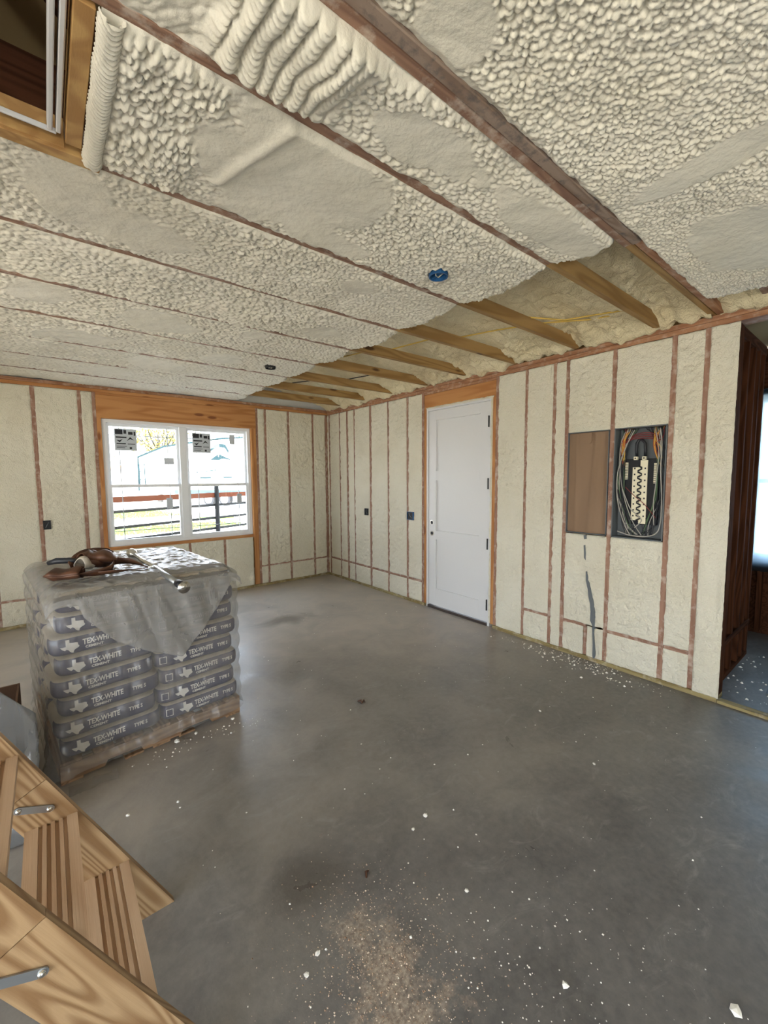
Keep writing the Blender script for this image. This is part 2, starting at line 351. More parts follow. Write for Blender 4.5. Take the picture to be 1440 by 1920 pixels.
# grey conduit half buried in the foam below the panel
pts = [(1.715, .80, .006), (1.712, .77, .014), (1.70, .72, .020), (1.685, .64, .024), (1.668, .575, .030), (1.655, .52, .030), (1.65, .45, .032), (1.645, .37, .034), (1.640, .33, .018), (1.636, .25, .010), (1.632, .15, .014), (1.628, .06, .020), (1.625, .035, .010)]
gp = MB(); vv = []
for y, z, w in pts:
    w *= 1.15; j = random.uniform(-.006, .006); vv += [(W-.016, y-w/2+j, z), (W-.016, y+w/2+j, z), (W+.02, y-w/2+j, z), (W+.02, y+w/2+j, z)]
ff = []
for i in range(len(pts)-1):
    a = i*4; b = a+4; ff += [(a, b, b+1, a+1), (a+2, b+2, b, a), (a+1, b+1, b+3, a+3)]
gp.add(vv, ff).build('exposed_conduit', M['panelgrey'], wr)
for q in ([(1.745, 1.12), (1.74, 1.085), (1.722, 1.09), (1.725, 1.125)], [(1.742, 1.03), (1.738, .98), (1.735, .92), (1.722, .90), (1.724, .97), (1.728, 1.035)]): MB().prism(q, 'x', W-.018, W+.02).build('exposed_conduit', M['panelgrey'], wr)
# rough pine round the door
board('jack_stud', W+.004, W+.14, 3.738, 3.775, .036, 2.483, M['pine'], wr); board('jack_stud', W+.004, W+.14, 2.709, 2.748, .036, 2.483, M['pine'], wr)
board('door_header', W+.008, W+.14, 2.712, 3.776, 2.483, ZP-.028, M['pine'], wr); board('wood_strip', W+.0, W+.1, 2.71, 3.776, ZP-.028, ZP, M['plate'], wr)
# wires of squeezed-out foam round the door frame
foam_wall(wr, 'y', W+.002, 2.735, 3.745, 2.468, 2.492, 77, .007, rough=1.4); foam_wall(wr, 'y', W+.006, 2.746, 2.776, .04, 2.47, 78, .007, rough=1.6)

# door
dr = sempty('door_1')
MB().box(W+.008, W+.11, 3.712, 3.738, 0, 2.47, .002).box(W+.008, W+.11, 2.762, 2.792, 0, 2.47, .002).box(W+.008, W+.11, 2.792, 3.712, 2.447, 2.47, .002).build('door_frame', M['white'], dr)
sl = MB(); X = W+.022; ys = (2.795, 2.925, 3.588, 3.709); zs = (.040, .255, .872, .984, 1.600, 1.716, 2.326, 2.443)
# stiles, rails proud; three panels set back
for a, b in ((0, 1), (2, 3)): MB().box(X, X+.04, ys[a], ys[b], zs[0], zs[7], .001).build('door_stile', M['white'], dr)
for a, b in ((0, 1), (2, 3), (4, 5), (6, 7)): MB().box(X, X+.04, ys[1], ys[2], zs[a], zs[b], .0005).build('door_rail', M['white'], dr)
for a, b in ((1, 2), (3, 4), (5, 6)): MB().box(X+.020, X+.035, ys[1]-.002, ys[2]+.002, zs[a]-.002, zs[b]+.002).build('door_panel', M['white'], dr)
for z in (2.228, 1.567, .911, .234):
    hg = MB().box(W+.002, W+.024, 2.790, 2.806, z-.058, z+.058, .002).tube([(W+.004, 2.798, z-.06), (W+.004, 2.798, z+.06)], .008, 8).build('hinge', M['black'], dr)
for z in (1.078, .945):
    ring = MB().tube([(W+.019, 3.652, z), (W+.024, 3.652, z)], .032, 20).build('lock_ring', M['chrome'], dr)
    MB().tube([(W+.0175, 3.652, z), (W+.021, 3.652, z)], [.020, .020], 16).build('bore_hole', M['dkslot'], ring)
MB().box(W+.0, W+.13, 2.79, 3.712, 0.0, .030, .003).build('threshold', M['thresh'], dr)

# switch boxes
def ebox(name, loc, s, m, label, flat='x'):
    t = thing(name, loc, label, 'electrical box', None)
    w, h = s; mb = MB()
    if flat == 'x':
        for q in ((-w/2, -w/2+.004, -h/2, h/2), (w/2-.004, w/2, -h/2, h/2), (-w/2, w/2, -h/2, -h/2+.004), (-w/2, w/2, h/2-.004, h/2)): mb.box(-.020, .05, q[0], q[1], q[2], q[3])
        mb.build('box_shell', m, t); MB().box(-.008, .05, -w/2+.004, w/2-.004, -h/2+.004, h/2-.004).build('box_back', M['dkslot'], t)
        MB().tube([(-.008, -w*.2, -h*.3), (-.018, 0, 0), (-.008, w*.25, h*.3)], .004, 6).build('wire', M['panelgrey'], t)
    else:
        for q in ((-w/2, -w/2+.004, -h/2, h/2), (w/2-.004, w/2, -h/2, h/2), (-w/2, w/2, -h/2, -h/2+.004), (-w/2, w/2, h/2-.004, h/2)): mb.box(q[0], q[1], -.020, .05, q[2], q[3])
        mb.build('box_shell', m, t); MB().box(-w/2+.004, w/2-.004, -.008, .05, -h/2+.004, h/2-.004).build('box_back', M['dkslot'], t)
        MB().tube([(-w*.2, -.008, -h*.3), (0, -.018, 0), (w*.25, -.008, h*.3)], .004, 6).build('wire', M['panelgrey'], t)
ebox('outlet_box', (W-.004, 4.975, 1.135), (.075, .10), M['dkslot'], 'small black electrical box in the foam wall, nearer the room corner')
ebox('switch_box', (W-.004, 4.012, 1.14), (.115, .105), M['blue'], 'blue switch box in the foam wall, left of the white door')
ebox('outlet_box', (-.02, D-.004, 1.13), (.07, .10), M['dkslot'], 'black electrical box on the stud left of the window', 'y')

# ------------------------------------------------------------------ window wall
ww = sempty('wall_window')
ws = [(-3.2, .038), (-2.78, .038), (-2.37, .038), (-1.96, .038), (-1.55, .038), (-1.14, .038), (-.73, .038), (-.475, .034), (-.067, .040), (.349, .038), (.490, .036)]
ws2 = [(2.478, .034), (2.610, .034), (2.987, .036), (3.415, .034), (3.665, .045)]
for x, w in ws+ws2: board('stud', x-w/2, x+w/2, D, D+.14, .038, ZP, M['stud'], ww)
board('top_plate', XL, W, D-.004, D+.14, ZP, ZP+.036, M['pine'], ww); board('top_plate', XL, W, D+.002, D+.14, ZP+.039, ZJ, M['plate'], ww)
board('bottom_plate', XL, W, D-.012, D+.14, 0, .036, M['trt'], ww)
for a, b in zip(ws[:-1], ws[1:]):
    x0, x1 = a[0]+a[1]/2-.004, b[0]-b[1]/2+.004; st = .014 if x0 > -.6 else .04
    k += 1; foam_wall(ww, 'x', D, x0, x1, .318, ZP-.002, k*5, st, rough=.9 if x0 > 0 else .5); foam_wall(ww, 'x', D, x0, x1, .03, .304, k*5+2, st)
    if x0 < .2: board('wood_strip', x0, x1, D-.001, D+.04, .296, .322, M['stud'], ww)
for a, b in zip(ws2[:-1], ws2[1:]):
    x0, x1 = a[0]+a[1]/2-.004, b[0]-b[1]/2+.004
    k += 1; foam_wall(ww, 'x', D, x0, x1, .312, ZP-.002, k*5, .014, rough=1.2); foam_wall(ww, 'x', D, x0, x1, .03, .298, k*5+2, .014)
    board('wood_strip', x0, x1, D-.001, D+.04, .294, .320, M['stud'], ww)
lows = [.525, 1.038, 1.484, 1.951, 2.385]
for x in lows[1:-1]: board('cripple_stud', x-.017, x+.017, D, D+.14, .038, .765, M['stud'], ww)
for a, b in zip(lows[:-1], lows[1:]): k += 1; foam_wall(ww, 'x', D, a+.013, b-.013, .03, .768, k*5, .014, rough=1.2)
board('jack_stud', .508, .552, D-.003, D+.14, .038, 2.374, M['pine'], ww); board('jack_stud', 2.385, 2.424, D-.003, D+.14, .038, 2.374, M['pine'], ww); board('jack_stud', 2.426, 2.460, D, D+.14, .038, 2.374, M['pine'], ww)
board('window_header', .508, 2.461, D-.006, D+.14, 2.374, ZP-.03, M['pine'], ww); board('wood_strip', .508, 2.461, D+.002, D+.1, ZP-.028, ZP, M['pine'], ww)
board('rough_sill', .552, 2.385, D-.003, D+.14, .765, .803, M['pine'], ww)
MB().box(XL, .552, D+.142, D+.16, 0, 2.9).box(2.385, W+.14, D+.142, D+.16, 0, 2.9).box(.552, 2.385, D+.142, D+.16, 0, .8).box(.552, 2.385, D+.142, D+.16, 2.36, 2.9).build('sheathing', M['osb'], ww)

# window: two double-hung units side by side
wn = sempty('window_1'); X0, X1, Z0, Z1 = .556, 2.381, .805, 2.372; Y = D+.035
XM = 1.462
ringf(MB(), X0, X1, Z0, Z1, .045, .045, .042, .042, Y, Y+.09).build('window_frame', M['vinyl'], wn); MB().box(XM-.045, XM+.045, Y-.002, Y+.09, Z0+.042, Z1-.042, .003).build('mullion', M['vinyl'], wn)
stk = mat('clear_grey_label', (.52, .56, .60), .5)
for (a, b) in ((X0+.045, XM-.045), (XM+.045, X1-.045)):
    zm = 1.555
    for (z0, z1, yo, upper) in ((Z0+.042, zm+.02, .012, 0), (zm-.02, Z1-.042, .045, 1)):
        y0 = Y+yo; f = .030
        s = ringf(MB(), a, b, z0, z1, f, f, .036, .036, y0, y0+.03).build('sash', M['vinyl'], wn)
        MB().box(a+f, b-f, y0+.013, y0+.017, z0+.036, z1-.036).build('glass_pane', M['glass'], s)
        for gx in (a+f+.105, b-f-.105): MB().box(gx-.005, gx+.005, y0+.018, y0+.024, z0+.036, z1-.036).build('grille_bar', M['zinc'], s)
        gz = z1-.036-.105 if upper else z0+.036+.105
        MB().box(a+f, b-f, y0+.018, y0+.024, gz-.005, gz+.005).build('grille_bar', M['zinc'], s)
        if upper:
            lb = MB().box(a+.085, a+.325, y0+.008, y0+.0095, z1-.33, z1-.06).build('label_sticker', stk, s)
            pr = MB(); lx, lz = a+.085, z1-.33
            for q in ((.01, .09, .20, .26), (.10, .13, .21, .255), (.015, .13, .155, .172), (.15, .20, .20, .235), (.21, .228, .19, .24), (.02, .12, .078, .092), (.14, .22, .078, .086), (.02, .13, .05, .056), (.02, .11, .03, .036), (.16, .185, .02, .045)):
                pr.box(lx+q[0], lx+q[1], y0+.0072, y0+.0080, lz+q[2], lz+q[3])
            pr.prism([(lx+.02, lz+.13), (lx+.055, lz+.10), (lx+.09, lz+.145), (lx+.055, lz+.125)], 'y', y0+.0072, y0+.0079)
            pr.prism([(lx+.13, lz+.12), (lx+.17, lz+.17), (lx+.21, lz+.13), (lx+.17, lz+.145)], 'y', y0+.0072, y0+.0079)
            pr.build('label_print', M['dkslot'], s)
        for (tx, tz, tw, th) in {(0, 1): [(.63, .30, .12, .085)], (0, 0): [(.63, .40, .075, .14)], (1, 1): [(.59, .60, .075, .14)], (1, 0): [(.66, .43, .07, .14)]}[(0 if a < 1 else 1, upper)]:
            MB().box(a+tx, a+tx+tw, y0+.008, y0+.0095, z0+tz, z0+tz+th).build('label_sticker', stk, s)

# ------------------------------------------------------------------ left and back walls (out of the picture), light comes through their openings
wl = sempty('wall_left')
MB().box(XL-.14, XL, YB, -2.2, 0, 2.75).box(XL-.14, XL, 2.1, D+.14, 0, 2.75).box(XL-.14, XL, -2.2, 2.1, 2.15, 2.75).build('wall_panel', M['foam'], wl)
MB().box(XL-.1, XL-.04, -2.2, -2.12, 0, 2.15).box(XL-.1, XL-.04, 2.02, 2.1, 0, 2.15).box(XL-.1, XL-.04, -.09, -.01, 0, 2.07).box(XL-.1, XL-.04, -2.12, 2.02, 2.07, 2.15).build('sliding_door_frame', M['vinyl'], wl)
wb = sempty('wall_back')
MB().box(XL-.14, -.9, YB-.14, YB, 0, 2.75).box(.5, 5.9, YB-.14, YB, 0, 2.75).box(-.9, .5, YB-.14, YB, 2.15, 2.75).build('wall_panel', M['foam'], wb)
# right-hand wall nearer than the opening
MB().box(W, W+.14, YB, -.9, 0, 2.75).build('wall_panel', M['foam'], wb)

# ------------------------------------------------------------------ the room beyond the opening
wp = sempty('wall_far')
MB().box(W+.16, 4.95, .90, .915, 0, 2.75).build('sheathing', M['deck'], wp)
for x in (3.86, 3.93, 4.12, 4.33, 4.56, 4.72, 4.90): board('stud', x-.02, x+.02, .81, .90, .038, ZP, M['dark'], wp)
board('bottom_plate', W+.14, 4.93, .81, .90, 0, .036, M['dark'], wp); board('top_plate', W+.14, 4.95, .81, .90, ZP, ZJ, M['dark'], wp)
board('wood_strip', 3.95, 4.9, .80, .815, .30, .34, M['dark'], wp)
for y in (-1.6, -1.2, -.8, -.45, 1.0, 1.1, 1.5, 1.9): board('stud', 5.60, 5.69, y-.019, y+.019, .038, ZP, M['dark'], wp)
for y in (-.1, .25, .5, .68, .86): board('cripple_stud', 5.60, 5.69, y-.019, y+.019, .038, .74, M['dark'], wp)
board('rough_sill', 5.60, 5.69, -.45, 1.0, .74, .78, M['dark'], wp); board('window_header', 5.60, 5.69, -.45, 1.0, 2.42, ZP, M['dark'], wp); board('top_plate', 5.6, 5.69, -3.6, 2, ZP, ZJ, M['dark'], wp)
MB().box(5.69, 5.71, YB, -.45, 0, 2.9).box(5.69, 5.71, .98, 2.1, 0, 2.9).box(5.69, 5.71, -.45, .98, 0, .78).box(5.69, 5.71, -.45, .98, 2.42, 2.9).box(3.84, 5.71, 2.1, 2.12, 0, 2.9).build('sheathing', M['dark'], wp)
w2 = sempty('window_2')
MB().box(5.70, 5.76, -.45, -.40, .78, 2.42).box(5.70, 5.76, .93, .98, .78, 2.42).box(5.70, 5.76, -.4, .93, .78, .83).box(5.70, 5.76, -.4, .93, 2.37, 2.42).box(5.70, 5.75, -.4, .93, 1.56, 1.60).build('window_frame', M['vinyl'], w2)
A, B = np.meshgrid(np.linspace(-.5, 1.02, 60), np.linspace(.68, 2.5, 70), indexing='ij')
grid('plastic_film', np.stack([5.585+.012*fbm(A*6, B*2, 5)-.03*sstep(.85, .68, B), A, B+.03*fbm(A*8, A*0, 3)], -1), M['winfilm'], w2)

# ------------------------------------------------------------------ ceiling: joists, foam between, eave zone
ce = sempty('ceiling')
JY = [.90, 1.235, 1.86, 2.47, 3.09, 3.70, 4.33, 4.94, 5.55]
for y in JY[1:]:
    x0 = XL if y != 1.235 and y != 1.86 else XL
    # the part hidden in foam, then the bare end over the eave
    board('joist', x0, 2.12, y-.019, y+.019, ZJ, ZJ+.089, M['joistb'], ce)
    pr = [(2.12, ZJ), (W-.015, ZJ), (W-.015, ZJ+.012), (W-.16, ZJ+.089), (2.12, ZJ+.089)]
    MB().prism([(x-2.9, z-ZJ-.045) for x, z in pr], 'y', -.019, .019).build('joist', M['eave'], ce, loc=(2.9, y, ZJ+.045))
for y in (.902, .861):
    board('joist', XL, 2.25, y-.019, y+.019, ZJ-.004-.006*(y < .88), ZJ+.089, M['joistb'] if y > .88 else M['stained'], ce, .003)
    board('joist', 2.25, W+.02, y-.019, y+.019, ZJ, ZJ+.089, M['eave'] if y > .88 else M['plate'], ce, .003)
for y in (.61, 0, -.61, -1.22, -1.83, -2.44, -3.05): board('joist', XL, W, y-.019, y+.019, ZJ+.03, ZJ+.12, M['joistb'], ce)
SM = [(1.06, 1.07, .24, .10), (1.78, 1.05, .52, .105), (.80, 1.52, .37, .34), (1.12, 1.76, .22, .08), (.84, .76, .13, .11), (1.9, .50, .09, .26), (2.62, .55, .42, .16), (2.9, .25, .3, .3),
      (.14, 2.1, .17, .20), (.36, 2.22, .27, .17), (1.5, 2.05, .12, .09), (1.7, 2.85, .16, .14), (.03, 3.28, .17, .19), (.70, 3.38, .24, .20), (1.35, 3.25, .12, .1), (.25, 4.08, .27, .20), (1.35, 4.05, .20, .2), (.9, 4.6, .26, .18), (1.6, 5.1, .25, .16), (.55, 5.2, .22, .18), (-.6, 2.9, .3, .2), (-.8, 4.5, .3, .2), (-1.2, 2.2, .3, .2)]
def ceil_drop(A, B, bay, seed):
    sm = np.zeros_like(A); wob = .16*fbm(A*7, B*7, seed+40, 3)
    for cx, cy, rx, ry in SM:
        d = np.sqrt(((A-cx)/rx)**2+((B-cy)/ry)**2)+wob*2.2; sm = np.maximum(sm, 1-sstep(.86, 1.0, d))
    th = .9; u = A*math.cos(th)+B*math.sin(th); v = -A*math.sin(th)+B*math.cos(th)
    s0 = .0175 if bay == 0 else .021 if bay < 4 else .026
    l1 = domes(u/s0+.5*fbm(A*5, B*5, seed), v/(s0*1.25), seed+3); l2 = domes(A/(s0*.6), B/(s0*.6), seed+7)
    zone = .75+.35*fbm(A*2.1, B*2.1, seed+21, 2)
    lump = (.0215*l1+.005*l2)*zone*(.92 if bay == 0 else .95 if bay < 4 else 1.1)
    if bay == 1:                         # heavy overlapping curls at the near end of this bay
        k = (1-sstep(.66, .84, A+.10*fbm(A*6, B*6, 3)))*sstep(.34, .42, A+.05*fbm(A*8, B*8, 13))
        q = (A+.10*B)/.047+.55*fbm(A*4, B*5, 8)+.12*fbm(A*20, B*20, 18, 2); fq = q-np.floor(q); w_ = 2*fq-1; col = np.sqrt(np.clip(1-w_**2, 0, 1))
        sv = (B+.012*fbm(A*9, B*9, 9))/.0185+.9*w_**2+h2(np.floor(q), np.floor(q)*0, 4)*7; fs = sv-np.floor(sv); scal = np.where(fs < .8, (fs/.8)**.8, (1-fs)/.2)
        curl = .024*col*(.7+.6*vn(A*15, B*11, 6))+.011*col*scal+.016; lump = lump*(1-k)*(.35+.65*sstep(.5, .9, A))+curl*k
    if bay == 2:                         # slanting lumps and one rope beside the hatch
        k = 1-sstep(.40, .47, A-.02*B+.05*fbm(A*9, B*9, 3)); a2 = (A*.9+B*.44)/.017; b2 = (A*.44-B*.9)/.036
        lump = lump*(1-k)+(.030*domes(a2+1.5*fbm(A*6, B*6, 5), b2, 77)+.004*l2)*k
        lump = lump*sstep(.20, .23, A)
    base = .024*fbm(A*2.6, B*3.1, seed+60, 4)+.002
    # raised ridges crossing the smooth patches
    rd = np.exp(-(((A-.60)+.30*(B-1.5)+.02*fbm(A*4, B*4, 2))/.022)**2)*.014*(bay == 2)
    rib = .0007*np.sin((A*.8+B*1.0)*620)*(bay == 3)
    far_ = .012 if bay >= 5 else .005 if bay >= 3 else 0
    out = base+lump*(1-sm)-far_+(.012+rd+rib+.0022*fbm(A*30, B*30, seed+2, 4, .55))*sm
    for bx_, by_ in ((1.73, 1.66), (1.80, 4.02)): out = np.where((A-bx_)**2+(B-by_)**2 < .056**2, -.12, out)
    return out
def edge_x(B, seed): return 2.235+.05*fbm(B*5, B*0+.5, seed, 3)
def ceil_bay(bay, x0, x1, y0, y1, step, seed, open_end=True, ex=None):
    na = int((x1-x0)/step); nb = int((y1-y0)/step)
    t = np.linspace(0, 1, na); s = np.linspace(0, 1, nb)
    S = np.repeat(s[None], na, 0); T = np.repeat(t[:, None], nb, 1); B = y0+(y1-y0)*S
    if open_end:
        mid = (y0+y1)/2; bulge = .07*(1-((B-mid)/((y1-y0)/2))**2)
        xe = (ex or 2.19)+bulge+.035*fbm(B*22, B*0+.5, seed, 3)+.02*fbm(B*6, B*0+.5, seed+1, 2); A = x0+(xe-x0)*T
    else: A = x0+(x1-x0)*T
    e = np.minimum(B-y0, y1-B)
    h = ceil_drop(A, B, bay, seed)
    wid = .03+.02*fbm(A*6, B*6, seed+30, 2)
    k = sstep(0, 1, e/np.maximum(wid, .01)); edge = -.0015+.013*fbm(A*16, B*16, seed+44, 3)
    h = h*k+edge*(1-k); h = np.where(e < 1e-4, -.03, h)
    Z = ZJ-h
    if open_end:                       # the lip turns up at the open end
        q = np.clip((T-(1-.10/ (x1-x0)*1.0))/(.10/(x1-x0)), 0, 1); Z = Z+.16*q**3
        A = A-.05*np.clip((q-.6)/.4, 0, 1)**2
    else: pass
    grid('spray_foam', np.stack([A, B, Z], -1)[:, ::-1], M['foam_c'], ce)
def bay_pair(bay, y0, y1, step, seed, xs=-.45, ex=None):
    ceil_bay(bay, xs, 2.2, y0, y1, step, seed, ex=ex)
    if xs < -.4: ceil_bay(bay, XL, xs, y0, y1, .03, seed, False)
ceil_bay(0, .35, 3.4,   .06, .842+.006, .0038, 11, ex=3.36)
ceil_bay(0, XL, .35, .06, .848, .03, 11, False)
ceil_bay(0, XL, W, YB, .06, .05, 12, False)
bay_pair(1, .915, 1.224, .0042, 21, .05); ceil_bay(1, XL, .05, .915, 1.224, .03, 21, False)
bay_pair(2, 1.246, 1.849, .0047, 32, .165)
Bv, Tv = np.meshgrid(np.linspace(1.25, 1.846, 330), np.linspace(0, math.pi, 26), indexing='ij'); wv = np.cos(Tv)
sv = (Bv+.004*fbm(Bv*30, Tv, 4))/.0150+.9*wv**2+.35*wv; fs = sv-np.floor(sv); rr_ =   .0205*(1+.25*fbm(Bv*14, Tv*.5, 5))+.0105*np.where(fs < .8, (fs/.8)**.8, (1-fs)/.2)
grid('spray_foam', np.stack([.186-rr_*wv+.006*fbm(Bv*5, Bv*0, 6), Bv, ZJ-.004-rr_*1.1*np.sin(Tv)], -1), M['foam_c'], ce); ceil_bay(2, XL, -1.22, 1.246, 1.849, .03, 32, False)
for i, (a, b) in enumerate(zip(JY[2:], JY[3:]+[6.06])):
    bay_pair(3+i, a+.011, b-.011, (.0055, .006, .0065, .0075, .0085, .0095, .010)[i], 43+i*11)
# foam over the eave, following the underside of the roof
for i, (a, b) in enumerate(zip([.0, .90]+JY[1:], [.86]+JY[1:]+[6.06])):
    na, nb = 130, max(30, int((b-a)/.013)); A, B = np.meshgrid(np.linspace(1.9, W+.015, na), np.linspace(a, b, nb), indexing='ij')
    s = (W-A); mid = (a+b)/2; arch = (1-((B-mid)/((b-a)/2))**2)
    Z = 2.775+.24*s+.03*arch*sstep(0, .4, s)+.05*fbm(A*4, B*6, 300, 4)+.03*fbm(A*2, B*11, 340, 3)-.026*domes(A/.06+2*fbm(A*3, B*3, 7), B/.07, 301)
    Z = Z-.03*np.exp(-((A-(W-.03))/.06)**2)
    grid('spray_foam', np.stack([A, B, Z], -1)[:, ::-1], M['foam_y'], ce)
# roof: two slopes, gable ends; back one has an added opening to light the attic
rf = sempty('roof')
for sx_, (xa, za, xb, zb) in enumerate(((W+.45, 2.86, .15, 4.35), (XL-.45, 2.86, .15, 4.35))):
    MB().prism([(xa, za), (xb, zb), (xb, zb+.05), (xa, za+.05)], 'y', YB-.5, D+.5).build('roof_slope', M['shingle'], rf)
MB().prism([(XL-.3, 2.76), (W+.3, 2.76), (W+.3, 2.9), (.15, 4.35), (XL-.3, 2.9)], 'y', D+.14, D+.17).build('gable', M['siding'], rf)
for pg in ([(XL-.3, 2.76), (-.9, 2.76), (-.9, 3.93), (XL-.3, 2.9)], [(.3, 2.76), (W+.3, 2.76), (W+.3, 2.9), (.3, 4.30)], [(-.9, 2.76), (.3, 2.76), (.3, 2.95), (-.9, 2.95)]): MB().prism(pg, 'y', YB-.14, YB-.11).build('gable', M['siding'], rf)
MB().box(3.83, 7.0, YB-.3, 2.3, 2.96, 3.0).build('roof_slope', M['shingle'], rf)
MB().box(3.7, 5.7, -3.6, 2.1, 2.92, 2.95).build('roof_deck', M['deck'], rf)
# attic interior over the hatch
board('rafter', -1.9, .9, 1.90, 1.94, 2.84, 3.05, M['dark'], rf)
for j, (xa, xb) in enumerate(((-1.7, -.55), (-1.1, .05), (-.5, .65), (.0, 1.2))): beam('rafter', (xa, 2.05, 4.0), (xb, 2.05, 2.95), .04, .12, M['dark'], rf)
MB().box(-3, 2, 2.3, 2.33, 2.85, 4.3).build('attic_panel', M['deck'], rf)

# round boxes in the ceiling
for (x, y, r, m, lb) in ((1.73, 1.66, .052, 'blue', 'round blue ceiling box set in the foam, near the bare joists'), (1.80, 4.02, .05, 'dkslot', 'small dark round ceiling box in the foam, farther toward the window wall')):
    t = thing('ceiling_box', (x, y, ZJ-.022), lb, 'electrical box')
    bm = MB(); n_ = 24
    for (r0, z) in ((r, 0), (r-.006, 0), (r-.006, .05), (r, .05)):
        bm.v += [(r0*math.cos(q*2*math.pi/n_), r0*math.sin(q*2*math.pi/n_), z) for q in range(n_)]
    for a, b in ((0, 1), (1, 2), (3, 0)):
        bm.f += [(a*n_+q, a*n_+(q+1) % n_, b*n_+(q+1) % n_, b*n_+q) for q in range(n_)]
    bm.build('box_shell', M[m], t); MB().tube([(0, 0, .03), (0, 0, .034)], r-.005, 20).build('box_back', M[m], t)
    MB().box(-.003, .003, -r+.006, r-.006, .008, .03).build('divider', M[m], t); MB().tube([(-.03, -.01, .03), (-.01, .01, .01), (.02, .02, .012), (.035, 0, .03)], .003, 6).build('wire', M['busmetal'], t)
# yellow and black cables over the eave
yel = mat('yellow_cable', (.62, .42, .08), .5)
cabs = [[(2.35, 3.70, 2.845), (2.5, 3.3, 2.86), (2.6, 3.09, 2.842), (2.75, 2.7, 2.87), (2.85, 2.47, 2.842)], [(2.85, 2.47, 2.842), (3.0, 2.2, 2.86), (3.1, 1.86, 2.842), (3.35, 1.6, 2.85), (3.45, 1.24, 2.842)], [(2.9, 1.86, 2.842), (3.15, 1.7, 2.83), (3.3, 1.5, 2.85), (3.4, 1.24, 2.842)]]
for i, c in enumerate(cabs): tag(MB().tube(c, .006, 6).build('yellow_cable', yel, smooth=True), ['yellow cable strung over the bare joists farthest toward the window', 'yellow cable strung over the two nearest bare joists', 'shorter yellow cable over the two nearest bare joists'][i], 'cable')
tag(MB().tube([(2.5, 4.94, 2.845), (2.7, 4.6, 2.85), (2.95, 4.33, 2.843), (3.1, 4.0, 2.86), (3.2, 3.70, 2.843)], .006, 6).build('black_cable', M['dkslot'], smooth=True), 'black cable strung over the bare joists above the door end', 'cable')

# ------------------------------------------------------------------ attic ladder
Y1, Y0 = 1.685, 1.137; SL = math.atan2(.861, .45); ca, sa = math.cos(SL), math.sin(SL)
al = thing('attic_ladder', (.24, 1.41, 0), 'folding wooden attic ladder with grooved treads coming down from the ceiling hatch', 'ladder')
def A2(x, y, z): return (x-.24, y-1.41, z)
def xe(z): return .296-z*ca/sa                       # upper edge line of the stringers
wst = .150                                            # stringer width measured horizontally
def stringer(z0, z1, ya, yb, m):
    cx, cz = (xe(z0)+xe(z1))/2-wst/2, (z0+z1)/2
    # local X along the slope, so the grain follows
    Xv = Vector((-ca, 0, sa)); Zv = Vector((sa, 0, ca)); Yv = Zv.cross(Xv)
    M4 = Matrix((Xv, Yv, Zv)).transposed().to_4x4(); M4.translation = A2(cx, (ya+yb)/2, cz); inv = M4.inverted()
    if z0 < .01: poly = [(xe(z0), z0), (xe(z0)-wst, z0)]
    else: poly = [(xe(z0), z0), (xe(z0)-wst*sa*sa, z0-wst*sa*ca)]
    poly += [(xe(z1)-wst*sa*sa, z1-wst*sa*ca), (xe(z1), z1)]
    h = (yb-ya)/2; vs_ = [inv @ Vector(A2(x, ya, z)) for x, z in poly]+[inv @ Vector(A2(x, yb, z)) for x, z in poly]; n = len(poly)
    me = MB().add(vs_, [tuple(range(n))[::-1], tuple(range(n, 2*n))]+[(i, (i+1) % n, n+(i+1) % n, n+i) for i in range(n)]).mesh('stringer', m)
    return link('stringer', me, al, M4=M4)
for (ya, yb) in ((Y1, Y1+.027), (Y0, Y0+.027)):
    zj = .672
    stringer(0, zj, ya, yb, M['ladder']); stringer(zj+.002, 1.75, ya, yb, M['ladder']); stringer(1.753, 2.72, ya, yb, M['ladder'])
for z in (.262, .523, .784, 1.045, 1.306, 1.567, 1.83, 2.09, 2.35, 2.60):
    d = .136; x1 = xe(z)-.004; prof = [(0, -.026), (d, -.026), (d, 0)]       # depth profile with four grooves
    for g in (.108, .087, .066, .045): prof += [(g, 0), (g-.001, -.008), (g-.010, -.008), (g-.011, 0)]
    prof += [(0, 0)]
    L = Y1-Y0-.027; me = MB().prism([(u-d/2, v) for u, v in prof], 'x', -L/2, L/2).mesh('tread', M['tread'])
    M4 = Matrix(((0, 1, 0), (1, 0, 0), (0, 0, 1))).to_4x4(); M4.translation = A2(x1-d/2, (Y0+.027+Y1)/2, z)
    me.flip_normals(); link('tread', me, al, M4=M4)
def hinge(x0, z0, x1, z1, y, s):
    v = Vector((x1-x0, 0, z1-z0)); L = v.length; X = v.normalized(); Yv = Vector((0, 1, 0)); Z = X.cross(Yv)
    M4 = Matrix((X, Yv, Z)).transposed().to_4x4(); M4.translation = A2((x0+x1)/2, y, (z0+z1)/2)
    p = [(L/2*math.cos(0), 0)]; poly = []
    for q in range(7): a = -math.pi/2+math.pi*q/6; poly.append((L/2-.006+.011*math.cos(a)*1.0, .011*math.sin(a)))
    for q in range(7): a = math.pi/2+math.pi*q/6; poly.append((-L/2+.006+.011*math.cos(a), .011*math.sin(a)))
    h = link('hinge_plate', MB().prism(poly, 'y', -.002, .002).mesh('hinge_plate', M['zinc']), al, M4=M4)
    for q in (-L/2+.008, L/2-.008):
        MB().tube([(q, -.001*s, 0), (q, -.006*s, 0), (q, -.009*s, 0)], [.0085, .008, .004], 10).build('bolt', M['chrome'], h, smooth=True)
hinge(-.134, .606, -.044, .570, Y1-.003, 1); hinge(-.19, .603, -.062, .548, Y0-.003, 1)
